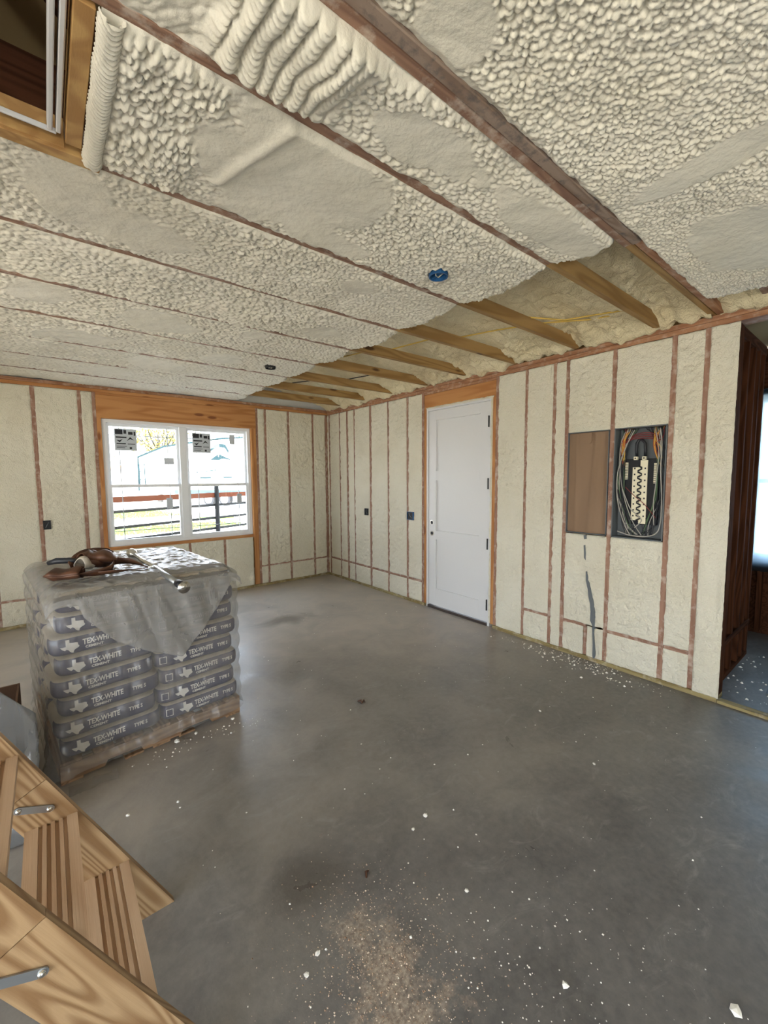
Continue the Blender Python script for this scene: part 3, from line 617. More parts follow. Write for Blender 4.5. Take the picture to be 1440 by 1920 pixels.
# hatch frame and folded-down hatch panel
xr = .112
for b in ((xr, xr+.043, 1.262, 1.80, ZJ-.006, ZJ+.085, 'osb'), (-1.20, xr-.0, 1.828, 1.842, ZJ-.004, ZJ+.09, 'osb'), (-1.20, xr, 1.252, 1.264, ZJ, ZJ+.09, 'osb')):
    board('hatch_frame', b[0]-.24, b[1]-.24, b[2]-1.41, b[3]-1.41, b[4], b[5], M[b[6]], al)
board('hatch_frame', -1.6-.24, .212-.24, 1.832-1.41, 1.884-1.41, ZJ-.014, ZJ+.03, M['osb'], al, .003)
for x in (.066, .088): board('hatch_trim', x-.24, x+.014-.24, 1.27-1.41, 1.79-1.41, ZJ+.01, ZJ+.05, M['white'], al, .003)
board('hatch_trim', -1.1-.24, .09-.24, 1.795-1.41, 1.803-1.41, ZJ+.012, ZJ+.028, M['white'], al, .002)
beam('hatch_panel', A2(-1.34, 1.41, 2.74), A2(-.72, 1.41, 1.50), .55, .012, M['osb'], al)
# ------------------------------------------------------------------ pallet of bagged cement
PR = math.atan2(.102, 1.001); PO = Vector((-.03, 2.735, 0))
pal = thing('pallet', PO, 'wooden pallet carrying the plastic-wrapped cement bags', 'pallet', rz=PR)
PW, PD = 1.006, 1.10
for y in (0, PD/2-.02, PD-.04):        # stringers with two notches
    prof = [(0, .014), (.20, .014), (.215, .045), (.385, .045), (.40, .014), (.61, .014), (.625, .045), (.795, .045), (.81, .014), (PW, .014), (PW, .104), (0, .104)]
    MB().prism(prof, 'y', y, y+.038).build('stringer', M['pallet'], pal)
for i in range(7): x = i*(PW-.10)/6; board('deck_board', x, x+.10, 0, PD, .105, .122, M['pallet'], pal)
for x in (0, .30, .45, .60, PW-.10): board('bottom_board', x, x+.10, 0, PD, 0, .013, M['pallet'], pal)
def sup(x, y, z, a, b, c): return (abs(x/a)**10+abs(y/b)**7+abs(z/c)**4.2)
BA, BB, BC = .2495, .182, .061
def bag_y(x, z): # front surface of the bag
    q = 1-abs(x/BA)**10-abs(z/BC)**4.2; return -BB*max(q, .02)**(1/7)
bm = bmesh.new(); bmesh.ops.create_cube(bm, size=2); bmesh.ops.subdivide_edges(bm, edges=list(bm.edges), cuts=13, use_grid_fill=True)
for v in bm.verts:
    x, y, z = v.co.x*BA, v.co.y*BB, v.co.z*BC; t = 1
    for _ in range(12):
        g = sup(x*t, y*t, z*t, BA, BB, BC); t *= (1/g)**(1/5.)
    v.co = (x*t, y*t, z*t)
me_bag = bpy.data.meshes.new('cement_bag'); bm.to_mesh(me_bag); bm.free(); me_bag.materials.append(M['bag']); me_bag.polygons.foreach_set('use_smooth', [True]*len(me_bag.polygons))
def text_mesh(body, size, sx=.78, off=.0):
    cu = bpy.data.curves.new('lettering', 'FONT'); cu.body = body; cu.size = size; cu.offset = off; cu.resolution_u = 2
    ob = bpy.data.objects.new('lettering', cu); C.objects.link(ob); bpy.context.view_layer.update()
    me = bpy.data.meshes.new_from_object(ob.evaluated_get(bpy.context.evaluated_depsgraph_get())); bpy.data.objects.remove(ob)
    return [(v.co.x*sx, v.co.y) for v in me.vertices], [tuple(p.vertices) for p in me.polygons]
TX = [(.30, 1), (.50, 1), (.50, .74), (.66, .70), (.82, .70), (.93, .66), (.94, .48), (1.0, .38), (.97, .27), (.86, .21), (.72, .10), (.68, -.08), (.72, -.14), (.58, -.08), (.50, .02), (.42, .18), (.33, .26), (.24, .17), (.12, .28), (0, .48), (.30, .48)]
def on_side(items):
    mb = MB()
    for (pts2, faces, ox, oz) in items: mb.add([(x+ox, bag_y(x+ox, z+oz)-.0016, z+oz) for x, z in pts2], faces)
    return mb
t1 = text_mesh('TEX-WHITE', .042, .70, .0012); t2 = text_mesh('CEMENT', .019, 1.15, .0007); t3 = text_mesh('TYPE S', .031, .78, .0009)
tex = [((x-.0)*.084, y*.068) for x, y in TX]
def prt(name, *p): return (name, on_side([p]).mesh(name, M['print']))
texf = [tuple(range(len(TX)))]
sq = ([(0, 0), (.04, 0), (.04, .045), (0, .045), (.004, .004), (.036, .004), (.036, .041), (.004, .041)], [(0, 1, 5, 4), (1, 2, 6, 5), (2, 3, 7, 6), (3, 0, 4, 7)])
me_L = [prt('state_emblem', tex, texf, -.205, -.034), prt('lettering', t1[0], t1[1], -.105, -.008), prt('lettering', t2[0], t2[1], -.095, -.031), prt('lettering', t3[0], t3[1], .095, -.007)]
me_R = [prt('square_mark', sq[0], sq[1], -.225, -.025), prt('state_emblem', tex, texf, -.150, -.034), prt('lettering', t1[0], t1[1], -.055, -.008), prt('lettering', t2[0], t2[1], -.045, -.031), prt('lettering', t3[0], t3[1], .13, -.007)]
rank = ['bottom', 'second', 'third', 'fourth', 'fifth', 'sixth', 'seventh', 'top']
LH = .1145
def pal_pt(u, v, z): return PO+Matrix.Rotation(PR, 3, 'Z') @ Vector((u, v, z))
for ly in range(8):
    off = [.012, -.012, .012, -.014, .010, -.012, .012, .004][ly]; shr = [0, 0, .0, .0, 0, .0, .01, .02][ly]
    for col in (0, 1):
        for row in (0, 1, 2):
            if col == 1 and row > 0 and ly < 7: continue        # buried inside the stack, never seen
            u = (.252 if col == 0 else .752)+off*(1 if row == 0 else .6)+(shr if col == 0 else -shr); v = .188+row*.362+random.uniform(-.006, .006)
            o = link('cement_bag', me_bag, None, M4=Matrix.Translation(pal_pt(u, v, .122+LH*(ly+.5))) @ Matrix.Rotation(PR+random.uniform(-.02, .02), 4, 'Z') @ Matrix.Rotation(random.uniform(-.01, .01), 4, 'Y'))
            side = ('left' if col == 0 else 'right'); rr = ['front', 'middle', 'back'][row]
            tag(o, f"wrapped blue cement bag, {side} one in the {rr} row, {rank[ly]} layer" + ('' if ly in (0, 7) else ' from the floor'), 'bag', 'cement bags stacked on the pallet')
            if row == 0:
                for nm_, me_ in (me_L if col == 0 else me_R): link(nm_, me_, o)
# stretch wrap: closed skirt round the stack
U0_, U1_, V0_, V1_, ZT = -.012, 1.018, -.014, 1.115, .122+8*LH
def perim(s, gr):                   # s in 0..1 round a rounded rectangle grown by gr
    w, d, r = U1_-U0_, V1_-V0_, .07; segs = [w-2*r, math.pi*r/2, d-2*r, math.pi*r/2]*2; tot = sum(segs); t = s*tot
    cs = [(U0_+r, V0_, 0, 0), (U1_-r, V0_+r, -90, 1), (U1_, V0_+r, 90, 0), (U1_-r, V1_-r, 0, 1), (U1_-r, V1_, 180, 0), (U0_+r, V1_-r, 90, 1), (U0_, V1_-r, 270, 0), (U0_+r, V0_+r, 180, 1)]
    for L, (a, b, an, arc) in zip(segs, cs):
        if t <= L+1e-9: break
        t -= L
    if not arc: q = R(an); p = (a+t*math.cos(q), b+t*math.sin(q)); nrm = (math.sin(q), -math.cos(q))
    else: q = R(an)+t/r; p = (a+r*math.cos(q), b+r*math.sin(q)); nrm = (math.cos(q), math.sin(q))
    return p[0]+nrm[0]*gr, p[1]+nrm[1]*gr
ns, nz = 420, 110; P = np.zeros((ns, nz, 3)); ss = np.arange(ns)/ns; zz = np.linspace(.055, ZT+.012, nz)
SS, ZZ = np.meshgrid(ss, zz, indexing='ij'); ang = SS*2*math.pi; cxn, cyn = np.cos(ang)*3, np.sin(ang)*3
bul = .012*np.abs(np.sin((ZZ-.122)/LH*math.pi)); fold = .007*fbm(cxn*5+ZZ*4, cyn*5+ZZ*1.5, 4, 4)+.004*fbm(cxn*20, cyn*20+ZZ*3, 9, 2)
G = .006+bul+fold-.055*sstep(ZT-.06, ZT+.012, ZZ)**2+.02*sstep(.16, .055, ZZ)*(vn(cxn*6, cyn*6, 3))
G = G+.03*sstep(.62, .12, ZZ)*np.exp(-((SS-.985)/.03)**2)
for i in range(ns):
    for j in range(nz):
        u, v = perim(ss[i], G[i, j]); P[i, j] = (u, v, ZZ[i, j])
Rm = np.array(Matrix.Rotation(PR, 3, 'Z')); Pw = P @ Rm.T+np.array(PO)
sw = grid('stretch_wrap', Pw, M['wrap'], wrap=True); tag(sw, 'clear stretch wrap wound round the stack of cement bags', 'plastic wrap')
# loose sheet laid over the top, hanging in a point over the front
nu, nv = 150, 190; us = np.linspace(-.02, 1.02, nu); drop = np.interp(us, [0, .12, .14, .28, .45, .62, .66, .72, .86, .95, 1.02], [.02, .03, .10, .27, .38, .46, .43, .36, .20, .05, .03])
P = np.zeros((nu, nv, 3))
for i, u in enumerate(us):
    top = V1_-.02; Ltot = top+drop[i]
    for j in range(nv):
        s = Ltot*j/(nv-1); v = top-s
        if v > .03: z = ZT+.016-.06*max(0, (.14-v)/.14)**2; yy = v
        else: q = .03-v; yy = .03-min(q, .05)-.012*(q > .05); z = ZT+.016-.037-max(0, q-.02)
        ed = max(0, (.05-u)/.07, (u-.95)/.07); z -= .05*min(1, ed)**2
        P[i, j] = (u, yy, z)
UU, VV = P[:, :, 0], P[:, :, 1]-(ZT-P[:, :, 2]); cr_ = fbm(UU*9+VV*3, VV*8, 71, 4)
hang = (P[:, :, 1] < .02)
P[:, :, 2] += np.where(hang, 0, .012*np.abs(cr_)+.007*fbm(UU*25, VV*22, 5, 2)+.012*np.sin(UU*3.1))
P[:, :, 1] -= np.where(hang, .020+.022*fbm(UU*11+VV*3, VV*2.0, 33, 3)+.012*np.abs(np.sin(UU*17+VV*5)), 0)
P[:, :, 1] = np.where(hang, np.minimum(P[:, :, 1], -.052), P[:, :, 1])
tag(grid('plastic_sheet', P @ Rm.T+np.array(PO), M['film'], solid=.0008), 'milky plastic sheet over the cement stack, hanging in a point at the front', 'plastic sheet')
ZC = ZT+.05
# tool belt
tb = thing('tool_belt', (.12, 3.02, ZC-.006), 'brown leather tool belt with pouches lying on the wrapped stack', 'tool belt')
def loft(rings, m, name, parent, solid=.005, closed=True):
    return grid(name, np.array(rings), m, parent, solid=solid, wrap=False)
def pouch(name, c, ax, r0, r1, L, squash, m=M['leather'], rot=0, parent=tb, ph=0):
    ax = Vector(ax).normalized(); up = Vector((0, 0, 1)); sd = ax.cross(up).normalized(); up = sd.cross(ax); rings = []
    for i in range(15):
        t = i/14; r = r0+(r1-r0)*t+.006*math.sin(t*9+ph); base = Vector(c)+ax*L*t; row = []
        cl = min(1, t*5)                                     # closed, pinched bottom
        for j in range(25):
            q = 2*math.pi*j/24; w = 1+.10*math.sin(3*q+ph+2*t); row.append(tuple(base+sd*math.cos(q)*r*w*(.7+.3*cl)+up*(math.sin(q)*r*w*squash*(.15+.85*cl)+r*squash*.9)))
        rings.append(row)
    return loft(rings, m, name, parent)
pouch('pouch', (-.15, -.06, 0), (.92, -.30, .02), .055, .052, .17, .55)
pouch('pouch', (.155, .10, .01), (-.80, -.45, .16), .065, .060, .17, .75, ph=2)
pouch('pouch', (.19, .02, .045), (-.75, .05, .12), .050, .055, .15, .65, ph=4)
pd = pouch('knee_pad', (.07, .02, .030), (-.60, -.62, .10), .030, .036, .10, .9, M['fleece'], ph=1)
MB().tube([(-.14, .10, .07), (-.10, .08, .082), (-.04, .06, .08), (.02, .05, .07)], [.012, .018, .017, .012], 10).build('tool_grip', M['grip'], tb, smooth=True)
def ribbon(name, pts, w, parent, m=M['leather'], tilt=None, solid=.004):
    pts = [Vector(p) for p in pts]; out = []
    n_ = 8*(len(pts)-1)
    for i in range(n_+1):
        t = i/8; k0 = min(int(t), len(pts)-2); f = t-k0; p0 = pts[max(k0-1, 0)]; p1 = pts[k0]; p2 = pts[k0+1]; p3 = pts[min(k0+2, len(pts)-1)]
        p = .5*((2*p1)+(-p0+p2)*f+(2*p0-5*p1+4*p2-p3)*f*f+(-p0+3*p1-3*p2+p3)*f**3)
        tl = (tilt[k0]*(1-f)+tilt[k0+1]*f) if tilt else 0; tg = (p2-p1).normalized(); sd = tg.cross(Vector((0, 0, 1))).normalized()
        d = sd*math.cos(tl)+Vector((0, 0, 1))*math.sin(tl); out.append([tuple(p+d*w*(q-.5)) for q in (0, .5, 1)])
    return grid(name, np.array(out), m, parent, solid=solid)
ribbon('belt_strap', [(-.02, -.12, .02), (.07, -.13, .022), (.15, -.10, .030), (.17, -.03, .045), (.19, .03, .052), (.27, -.02, .045), (.34, -.08, .012)], .045, tb, tilt=[.3, 1.0, 1.4, 1.5, 1.3, 1.0, .4])
ribbon('belt_strap', [(.05, -.10, .012), (.14, -.14, .018), (.24, -.12, .012), (.34, -.10, .010)], .035, tb, tilt=[.9, .7, .3, .1])
ribbon('belt_strap', [(.18, .10, .08), (.14, .16, .10), (.06, .14, .11), (0, .08, .09), (-.04, .03, .05)], .05, tb, tilt=[1.2, 1.0, .6, .8, 1.2])
MB().tube([(.345, -.11, .008), (.37, -.105, .008), (.372, -.08, .008), (.35, -.08, .008), (.345, -.11, .008)], .003, 6).build('buckle', M['chrome'], tb)
# steel pole lying over the edge
pa, pb = Vector((.458, 3.58, 1.098)), Vector((.572, 2.51, 1.030))
po = thing('steel_pole', (pa+pb)/2, 'short chrome pole with a ball end lying across the top of the wrapped stack', 'pole')
cc = (pa+pb)/2; dv = (pb-pa).normalized(); lp = lambda t: tuple(pa+(pb-pa)*t-cc)
MB().tube([lp(.03), lp(.55)], .014, 14).build('pole_tube', M['chrome'], po, smooth=True)
MB().tube([lp(.50), lp(.93)], .0175, 14).build('pole_sleeve', M['zinc'], po, smooth=True)
MB().tube([lp(-.01), lp(.0), lp(.02), lp(.045), lp(.07), lp(.08)], [.008, .022, .034, .034, .024, .012], 14).build('ball_end', M['chrome'], po, smooth=True)
MB().tube([lp(.90), lp(.905), lp(.945), lp(.96)], [.016, .023, .024, .018], 12).build('black_collar', M['grip'], po, smooth=True)
MB().tube([lp(.945), lp(.965), lp(.985), lp(1.0)], [.015, .018, .028, .036], 12).build('flared_foot', M['chrome'], po, smooth=True)
tag(grid('film_scrap', np.stack(np.broadcast_arrays(np.linspace(.0, .22, 30)[:, None], np.linspace(2.60, 2.69, 16)[None], .006+.018*np.abs(fbm(np.linspace(0, 3, 30)[:, None]+np.zeros((1, 16)), np.linspace(0, 2, 16)[None]+np.zeros((30, 1)), 5, 3))), -1), M['wrap']), 'crumpled scrap of wrap film on the floor at the front left of the pallet', 'plastic scrap')

# box under a grey plastic sheet behind the ladder
bx = thing('cardboard_box', (-.62, 2.80, 0), 'low open brown box under plastic, between the ladder and the cement stack', 'box')
hx, hy, hz = .44, .26, .50
dcard = mat('brown_board', (.13, .07, .04), .8)
for (a, b, c, d) in ((-hx, hx, -hy, -hy+.01), (-hx, hx, hy-.01, hy), (-hx, -hx+.01, -hy+.01, hy-.01), (hx-.01, hx, -hy+.01, hy-.01)): MB().box(a, b, c, d, .012, hz, .001).build('side_panel', dcard, bx)
MB().box(-hx, hx, -hy, hy, 0, .012).build('bottom_panel', dcard, bx)
A, B = np.meshgrid(np.linspace(-1.1, -.105, 90), np.linspace(0, 1, 80), indexing='ij')
yy = 2.50-.10*sstep(.35, 1, B)+.012*fbm(A*8, B*3, 6, 3)-.02*B; zz_ = (np.minimum(.82, .555-1.25*(A+.12))+.012*fbm(A*6, B*2, 8))*(1-B)+.012
xx = A+.018*fbm(A*0, B*5, 9, 3)*sstep(-.5, -.12, A)
# top part lies back over the box
top = np.stack([A, 2.50+.40*(1-B)+0*A, .60-.06*(A+.12)-.07*(1-B)+.012*fbm(A*7, B*5, 12, 3)], -1)
S_ = np.concatenate([np.stack([xx, yy, zz_], -1)], 1)
tag(grid('plastic_sheet', S_, M['film2'], solid=.0008), 'grey crinkled plastic sheet hanging behind the attic ladder', 'plastic sheet')

# ------------------------------------------------------------------ electrical panels
pc = thing('covered_panel', (W+.02, 1.743, 1.58), 'recessed panel box closed with brown cardboard, left of the open breaker panel', 'electrical panel')
w, h = .178, .448
sh = MB()
for q in ((-w, -w+.006, -h, h), (w-.006, w, -h, h), (-w, w, -h, -h+.006), (-w, w, h-.006, h)): sh.box(-.022, .09, q[0], q[1], q[2], q[3])
sh.build('box_shell', M['panelgrey'], pc); 
A, B = np.meshgrid(np.linspace(-w+.012, w-.006, 30), np.linspace(-h+.008, h-.008, 40), indexing='ij')
grid('cardboard_cover', np.stack([.004-.014*np.exp(-((A+.045+.06*B)/.022)**2)-.008*np.exp(-((A-.10)/.01)**2)+.003*fbm(A*9, B*3, 3)+.012*sstep(-.08, -.17, A), A, B], -1)[:, ::-1], M['card'], pc)
fp = [(-.012, .0), (-.012, .10)]
flap = [(-.03+.0, h-.01), (-.03, h-.085), (-.022, h-.10), (-.008, h-.107), (.045, h-.107), (.06, h-.10), (.07, h-.06), (.075, h-.01)]
MB().prism(flap, 'x', -.014, -.010).build('cardboard_flap', M['card'], pc)
pn = thing('breaker_panel', (W+.02, 1.333, 1.58), 'open grey breaker panel full of loose wires and a toothed bus bar', 'electrical panel')
w, h = .190, .452
sh = MB()
for q in ((-w, -w+.008, -h, h), (w-.008, w, -h, h), (-w, w, -h, -h+.008), (-w, w, h-.008, h)): sh.box(-.024, .10, q[0], q[1], q[2], q[3])
sh.build('box_shell', M['panelgrey'], pn); MB().box(.085, .10, -w, w, -h, h).build('box_back', M['panelgrey'], pn)
MB().box(.035, .085, -.120, .115, -.335, .195, .004).build('breaker_base', M['dkslot'], pn)
for yy_ in (-.028, .028):
    bb = MB().box(.012, .022, yy_-.026, yy_+.026, -.325 if yy_ < 0 else -.30, .185 if yy_ < 0 else .13).build('bus_bar', M['busmetal'], pn)
    for i in range(9): MB().box(.009, .014, yy_-.005+.010*(1 if yy_ > 0 else -1), yy_+.005+.010*(1 if yy_ > 0 else -1), -.27+i*.048, -.258+i*.048).build('slot', M['dkslot'], bb)
st_ = MB(); pth = []
for i in range(19):
    z = -.31+i*.025; pth += [(.008, -.013 if i % 2 else .013, z), (.008, -.013 if i % 2 else .013, z+.012)]
st_.tube(pth, .0062, 6).build('bus_gap', M['dkslot'], pn)
for y_ in (-.028, .034): 
    lg = MB().box(.002, .03, y_-.014, y_+.014, .188, .215, .002).build('lug', M['busmetal'], pn); MB().tube([(.0, y_, .2015), (.006, y_, .2015)], .006, 8).build('lug_screw', M['dkslot'], lg)
for y_, z0, z1 in ((.105, .03, .17), (-.105, .0, .16)):
    tbk = MB().box(.02, .05, y_-.010, y_+.010, z0, z1, .002).build('terminal_bar', M['busmetal'], pn)
    for i in range(10): MB().box(.017, .021, y_-.010, y_+.010, z0+.006+i*(z1-z0-.01)/10, z0+.010+i*(z1-z0-.01)/10).build('slot', M['dkslot'], tbk)
MB().tube([(.03, -.028, .21), (.02, -.03, .27), (.02, -.025, .32), (.025, .0, .35), (.025, .02, .35), (.02, .035, .32), (.02, .036, .27), (.03, .034, .21)], .011, 10).build('feeder_cable', M['grip'], pn, smooth=True)
wm = {'white': mat('white_wire', (.42, .40, .36), .5), 'black': M['grip'], 'yellow': yel, 'red': mat('red_wire', (.25, .03, .03), .5), 'orange': mat('orange_wire', (.55, .16, .03), .5), 'copper': mat('green_wire', (.10, .18, .08), .5)}
def wire(c, pts, r=.0035):
    P_ = [Vector(p) for p in pts]; out = []
    for i in range(len(P_)-1):
        p0, p1, p2, p3 = P_[max(i-1, 0)], P_[i], P_[i+1], P_[min(i+2, len(P_)-1)]
        for q in range(5):
            f = q/5; out.append(.5*((2*p1)+(-p0+p2)*f+(2*p0-5*p1+4*p2-p3)*f*f+(-p0+3*p1-3*p2+p3)*f**3))
    out.append(P_[-1]); MB().tube(out, r, 6).build('wire', wm[c], pn, smooth=True)
rr = random.Random(3)
wire('white', [(.01, .05, .43), (.0, .09, .34), (-.005, .13, .22), (-.005, .165, .05), (0, .155, -.15), (0, .10, -.33), (0, .05, -.425)], .0042)
wire('white', [(.01, .12, .42), (.0, .15, .3), (0, .145, .1), (0, .11, -.10), (0, .04, -.30), (.01, -.03, -.42)])
wire('white', [(0, .15, -.40), (-.004, .05, -.425), (-.004, -.06, -.425), (-.004, -.14, -.39), (0, -.165, -.30), (0, -.165, -.1), (0, -.15, .1), (0, -.15, .3), (.01, -.13, .43)], .005)
wire('white', [(0, .02, -.36), (0, -.03, -.30), (0, .01, -.25), (0, .06, -.2), (.0, .12, -.05)])
wire('white', [(.0, -.10, .43), (0, -.13, .25), (.0, -.12, .0), (0, -.11, -.15), (0, -.12, -.33)])
for i in range(30):
    s = rr.choice((-1, 1)); y = s*rr.uniform(.10, .165); y2 = s*rr.uniform(.12, .172); wire(rr.choice(['black', 'black', 'black', 'black', 'black', 'black', 'white', 'copper']), [(.03, s*rr.uniform(.02, .15), .44), (.02, y, .3), (rr.uniform(0, .03), y2, .1), (rr.uniform(0, .03), y2*rr.uniform(.85, 1), -.12), (.02, s*rr.uniform(.02, .15), -.32), (.02, s*rr.uniform(0, .1), -.42)], .003)
for i in range(16):
    s = rr.choice((-1, 1)); wire(rr.choice(['yellow', 'orange', 'yellow', 'red', 'white']), [(.04, s*rr.uniform(.07, .17), .445), (.01, s*rr.uniform(.09, .16), .36), (.0, s*rr.uniform(.10, .15), rr.uniform(.24, .30)), (.03, s*rr.uniform(.12, .15), rr.uniform(.12, .2))], .0035)
for i in range(4): wire('red', [(.02, -.15, .36-.01*i), (.01, -.05, .40-.015*i), (.01, .06, .385-.01*i), (.02, .14, .31)], .003)
wire('red', [(.0, .10, -.03), (-.004, .03, -.10), (-.004, -.05, -.17), (0, -.13, -.27)], .0025)
tag(MB().tube([(W-.02, 1.50, 2.04), (W-.022, 1.4, 2.055), (W-.02, 1.25, 2.05), (W-.02, 1.15, 2.045)], .004, 5).build('foam_thread', M['foam'], wr), '', '') if False else None

# ------------------------------------------------------------------ crumbs of foam on the slab
def crumb_mesh(s, seed):
    r = random.Random(seed); bm = bmesh.new(); bmesh.ops.create_icosphere(bm, subdivisions=1, radius=1)
    for v in bm.verts: v.co *= r.uniform(.65, 1.15)
    for v in bm.verts: v.co.z *= .6; v.co *= s
    mn = min(v.co.z for v in bm.verts)
    for v in bm.verts: v.co.z -= mn
    me = bpy.data.meshes.new('foam_crumb'); bm.to_mesh(me); bm.free(); me.materials.append(M['crumb']); return me
big_c = [(1.336, 1.356, .013, 'white foam crumb alone at the middle of the floor, largest there'), (1.24, 1.34, .009, 'smaller foam crumb just left of the largest mid-floor crumb'), (1.204, .988, .010, 'foam crumb at the right edge of the brown sandy patch'), (.636, 1.172, .011, 'round cream foam crumb left of the sandy patch'),
         (.577, 1.14, .011, 'angular foam crumb beside the round cream crumb, nearer the camera'), (1.549, .223, .018, 'biggest foam crumb at the bottom right of the picture'), (.541, 2.745, .020, 'foam crumb against the front of the pallet, left of its neighbour'), (.659, 2.765, .015, 'foam crumb against the front of the pallet, right of its neighbour'),
         (.218, 2.28, .010, 'foam crumb on the floor between ladder and pallet'), (1.21, .586, .013, 'foam crumb in the scatter at the lower right'), (3.30, 1.55, .013, 'foam crumb on the floor below the breaker panel'), (2.6, 1.5, .011, 'foam crumb on open floor in front of the breaker panel'),
         (2.34, 1.01, .010, 'foam crumb on open floor toward the right opening'), (.90, 2.78, .013, 'foam crumb beside the right corner of the pallet'), (.43, 2.22, .008, 'tiny foam crumb on the floor right of the ladder')]
for i, (x, y, s, lb) in enumerate(big_c): tag(link('foam_crumb', crumb_mesh(s, i), None, (x, y, 0)), lb, 'foam crumb', 'foam crumbs on the slab')
tag(MB().tube([(1.69, 2.42, .005), (1.705, 2.40, .012), (1.70, 2.38, .005), (1.73, 2.395, .010), (1.72, 2.37, .005)], [.004, .008, .009, .007, .003], 6).build('bark_scrap', M['leather']), 'small dark brown scrap on the floor in front of the door', 'scrap')
tag(MB().tube([(.955, 1.305, .004), (.94, 1.30, .012), (.93, 1.285, .005)], [.003, .006, .004], 6).build('bark_scrap', M['leather']), 'dark crumb of debris at the top of the sandy patch', 'scrap')
sp = MB(); r = random.Random(5)
def bit(x, y, s):
    b = len(sp.v); a = r.uniform(0, 6); 
    for q in range(4): sp.v.append((x+s*r.uniform(.6, 1)*math.cos(a+q*1.57), y+s*r.uniform(.6, 1)*math.sin(a+q*1.57), .0005))
    sp.v.append((x, y, s*r.uniform(.5, 1))); sp.f.extend([(b, b+1, b+4), (b+1, b+2, b+4), (b+2, b+3, b+4), (b+3, b, b+4), (b+3, b+2, b+1, b)])
for _ in range(260): bit(min(3.66, r.gauss(3.56, .07)), max(.8, r.gauss(1.75, .35)), abs(r.gauss(0, .005))+.002)
for _ in range(420): bit(r.uniform(.3, 3.6), r.uniform(.3, 5.8), abs(r.gauss(0, .0028))+.0012)
for _ in range(320): bit(r.gauss(1.15, .30), r.gauss(.62, .22), abs(r.gauss(0, .0022))+.0010)
for _ in range(70): bit(r.gauss(.75, .22), r.uniform(2.62, 2.75)-.0, abs(r.gauss(0, .004))+.0015)
for _ in range(160): bit(r.uniform(3.9, 5.0), r.uniform(-.3, .8), abs(r.gauss(0, .007))+.003)
sp.build('foam_specks', M['crumb']); o = bpy.data.objects['foam_specks']; tag(o, 'fine white foam specks scattered over the concrete', 'debris', kind='stuff')
sp = MB()
for _ in range(2600):
    x, y = r.gauss(.79, .15), r.gauss(.98, .20)
    bit(x, y, abs(r.gauss(0, .0016))+.0007)
sandm = mat('sand_grain', (.42, .30, .21), .9); n = N(sandm); n.col(n.ramp(n.noise(n.co(), 60, 2), [(.4, (.26, .16, .10)), (.6, (.62, .52, .42))]))
tag(sp.build('sand_grains', sandm), 'brown sandy grit spread on the slab in front of the camera', 'debris', kind='stuff')
tag(grid('black_plastic', np.stack(np.broadcast_arrays(np.linspace(4.1, 5.0, 30)[:, None], np.linspace(.0, .55, 20)[None], .004+.035*np.abs(fbm(np.linspace(0, 4, 30)[:, None]+np.zeros((1, 20)), np.linspace(0, 3, 20)[None]+np.zeros((30, 1)), 15, 3))), -1), mat('black_film', (.03, .03, .035), .4)), 'dark crumpled plastic on the floor through the right opening', 'plastic sheet')

# ------------------------------------------------------------------ outside the window
gm = mat('gravel_yard', (.62, .60, .56), .9); n = N(gm); v = n.co(); n.col(n.ramp(n.noise(v, 1.2, 6, .7), [(.3, (.50, .48, .44)), (.7, (.40, .38, .34))]))
g = MB().add([(-80, D+.16, -.16), (90, D+.16, -.16), (90, 120, -.16), (-80, 120, -.16)], [(0, 1, 2, 3)]).add([(-80, -80, -.17), (90, -80, -.17), (90, D+.16, -.17), (-80, D+.16, -.17)], [(0, 1, 2, 3)]).build('ground', gm); struct(g)
sm_ = mat('unseen_bounce_ground', (.47, .43, .36), .95); g.data.materials.append(sm_); g.data.polygons[1].material_index = 1  # unseen ground, made pale to bounce sunlight up to the ceiling
gr = mat('grass', (.20, .34, .07), .9); n = N(gr); n.col(n.ramp(n.noise(n.co(), 2.5, 6, .7), [(.35, (.05, .11, .012)), (.7, (.12, .17, .03))]))
gb = MB(); r = random.Random(9)
for (x0, x1, y0, y1) in ((1.6, 5.2, 22, 27), (1.2, 6.0, 15.5, 18), (5.2, 6.6, 19, 20)):
    gb.add([(x0, y0, -.15), (x1, y0+.6, -.15), (x1-.5, y1, -.15), (x0, y1, -.15)], [(0, 1, 2, 3)])
    for _ in range(900):
        x, y = r.uniform(x0, x1), r.uniform(y0, y1); hgt = r.uniform(.03, .09); gb.add([(x, y, -.15), (x+.05, y, -.15), (x+.02, y+.02, -.15+hgt)], [(0, 1, 2)])
tag(gb.build('lawn', gr), 'green grass patches in the yard beyond the fence', 'grass', kind='stuff')
fm = mat('pipe_fence', (.020, .023, .025), .6, 0, .15); rm = mat('red_brown_rail', (.13, .045, .025), .9, 0, .1)
fe = thing('yard_fence', (.3, 7.2, -.16), 'grey rail fence with a brown top board outside the window', 'fence')
fa, fb_ = Vector((-2.0, 6.95, 0)), Vector((6.0, 10.35, 0)); fa = Vector((-1.5, 6.40, 0)); fa = Vector((.2, 7.25, 0)); fb_ = Vector((6.2, 9.75, 0)); fo = Vector((.3, 7.2, -.16))
for z, t, m in ((1.33, .045, rm), (1.145, .022, fm), (.90, .022, fm), (.70, .022, fm)): beam('rail', fa+Vector((0, 0, z))-fo, fb_+Vector((0, 0, z))-fo, .03, t*2, m, fe)
beam('rail', fa+Vector((0, 0, .42))-fo, fb_+Vector((0, 0, .47))-fo, .03, .05, fm, fe)
for t in (.02, .385, .75, .98):
    p = fa+(fb_-fa)*t; MB().tube([tuple(p-fo+Vector((0, -.03, -.1))), tuple(p-fo+Vector((0, -.03, 1.55)))], .042, 10).build('post', fm, fe)
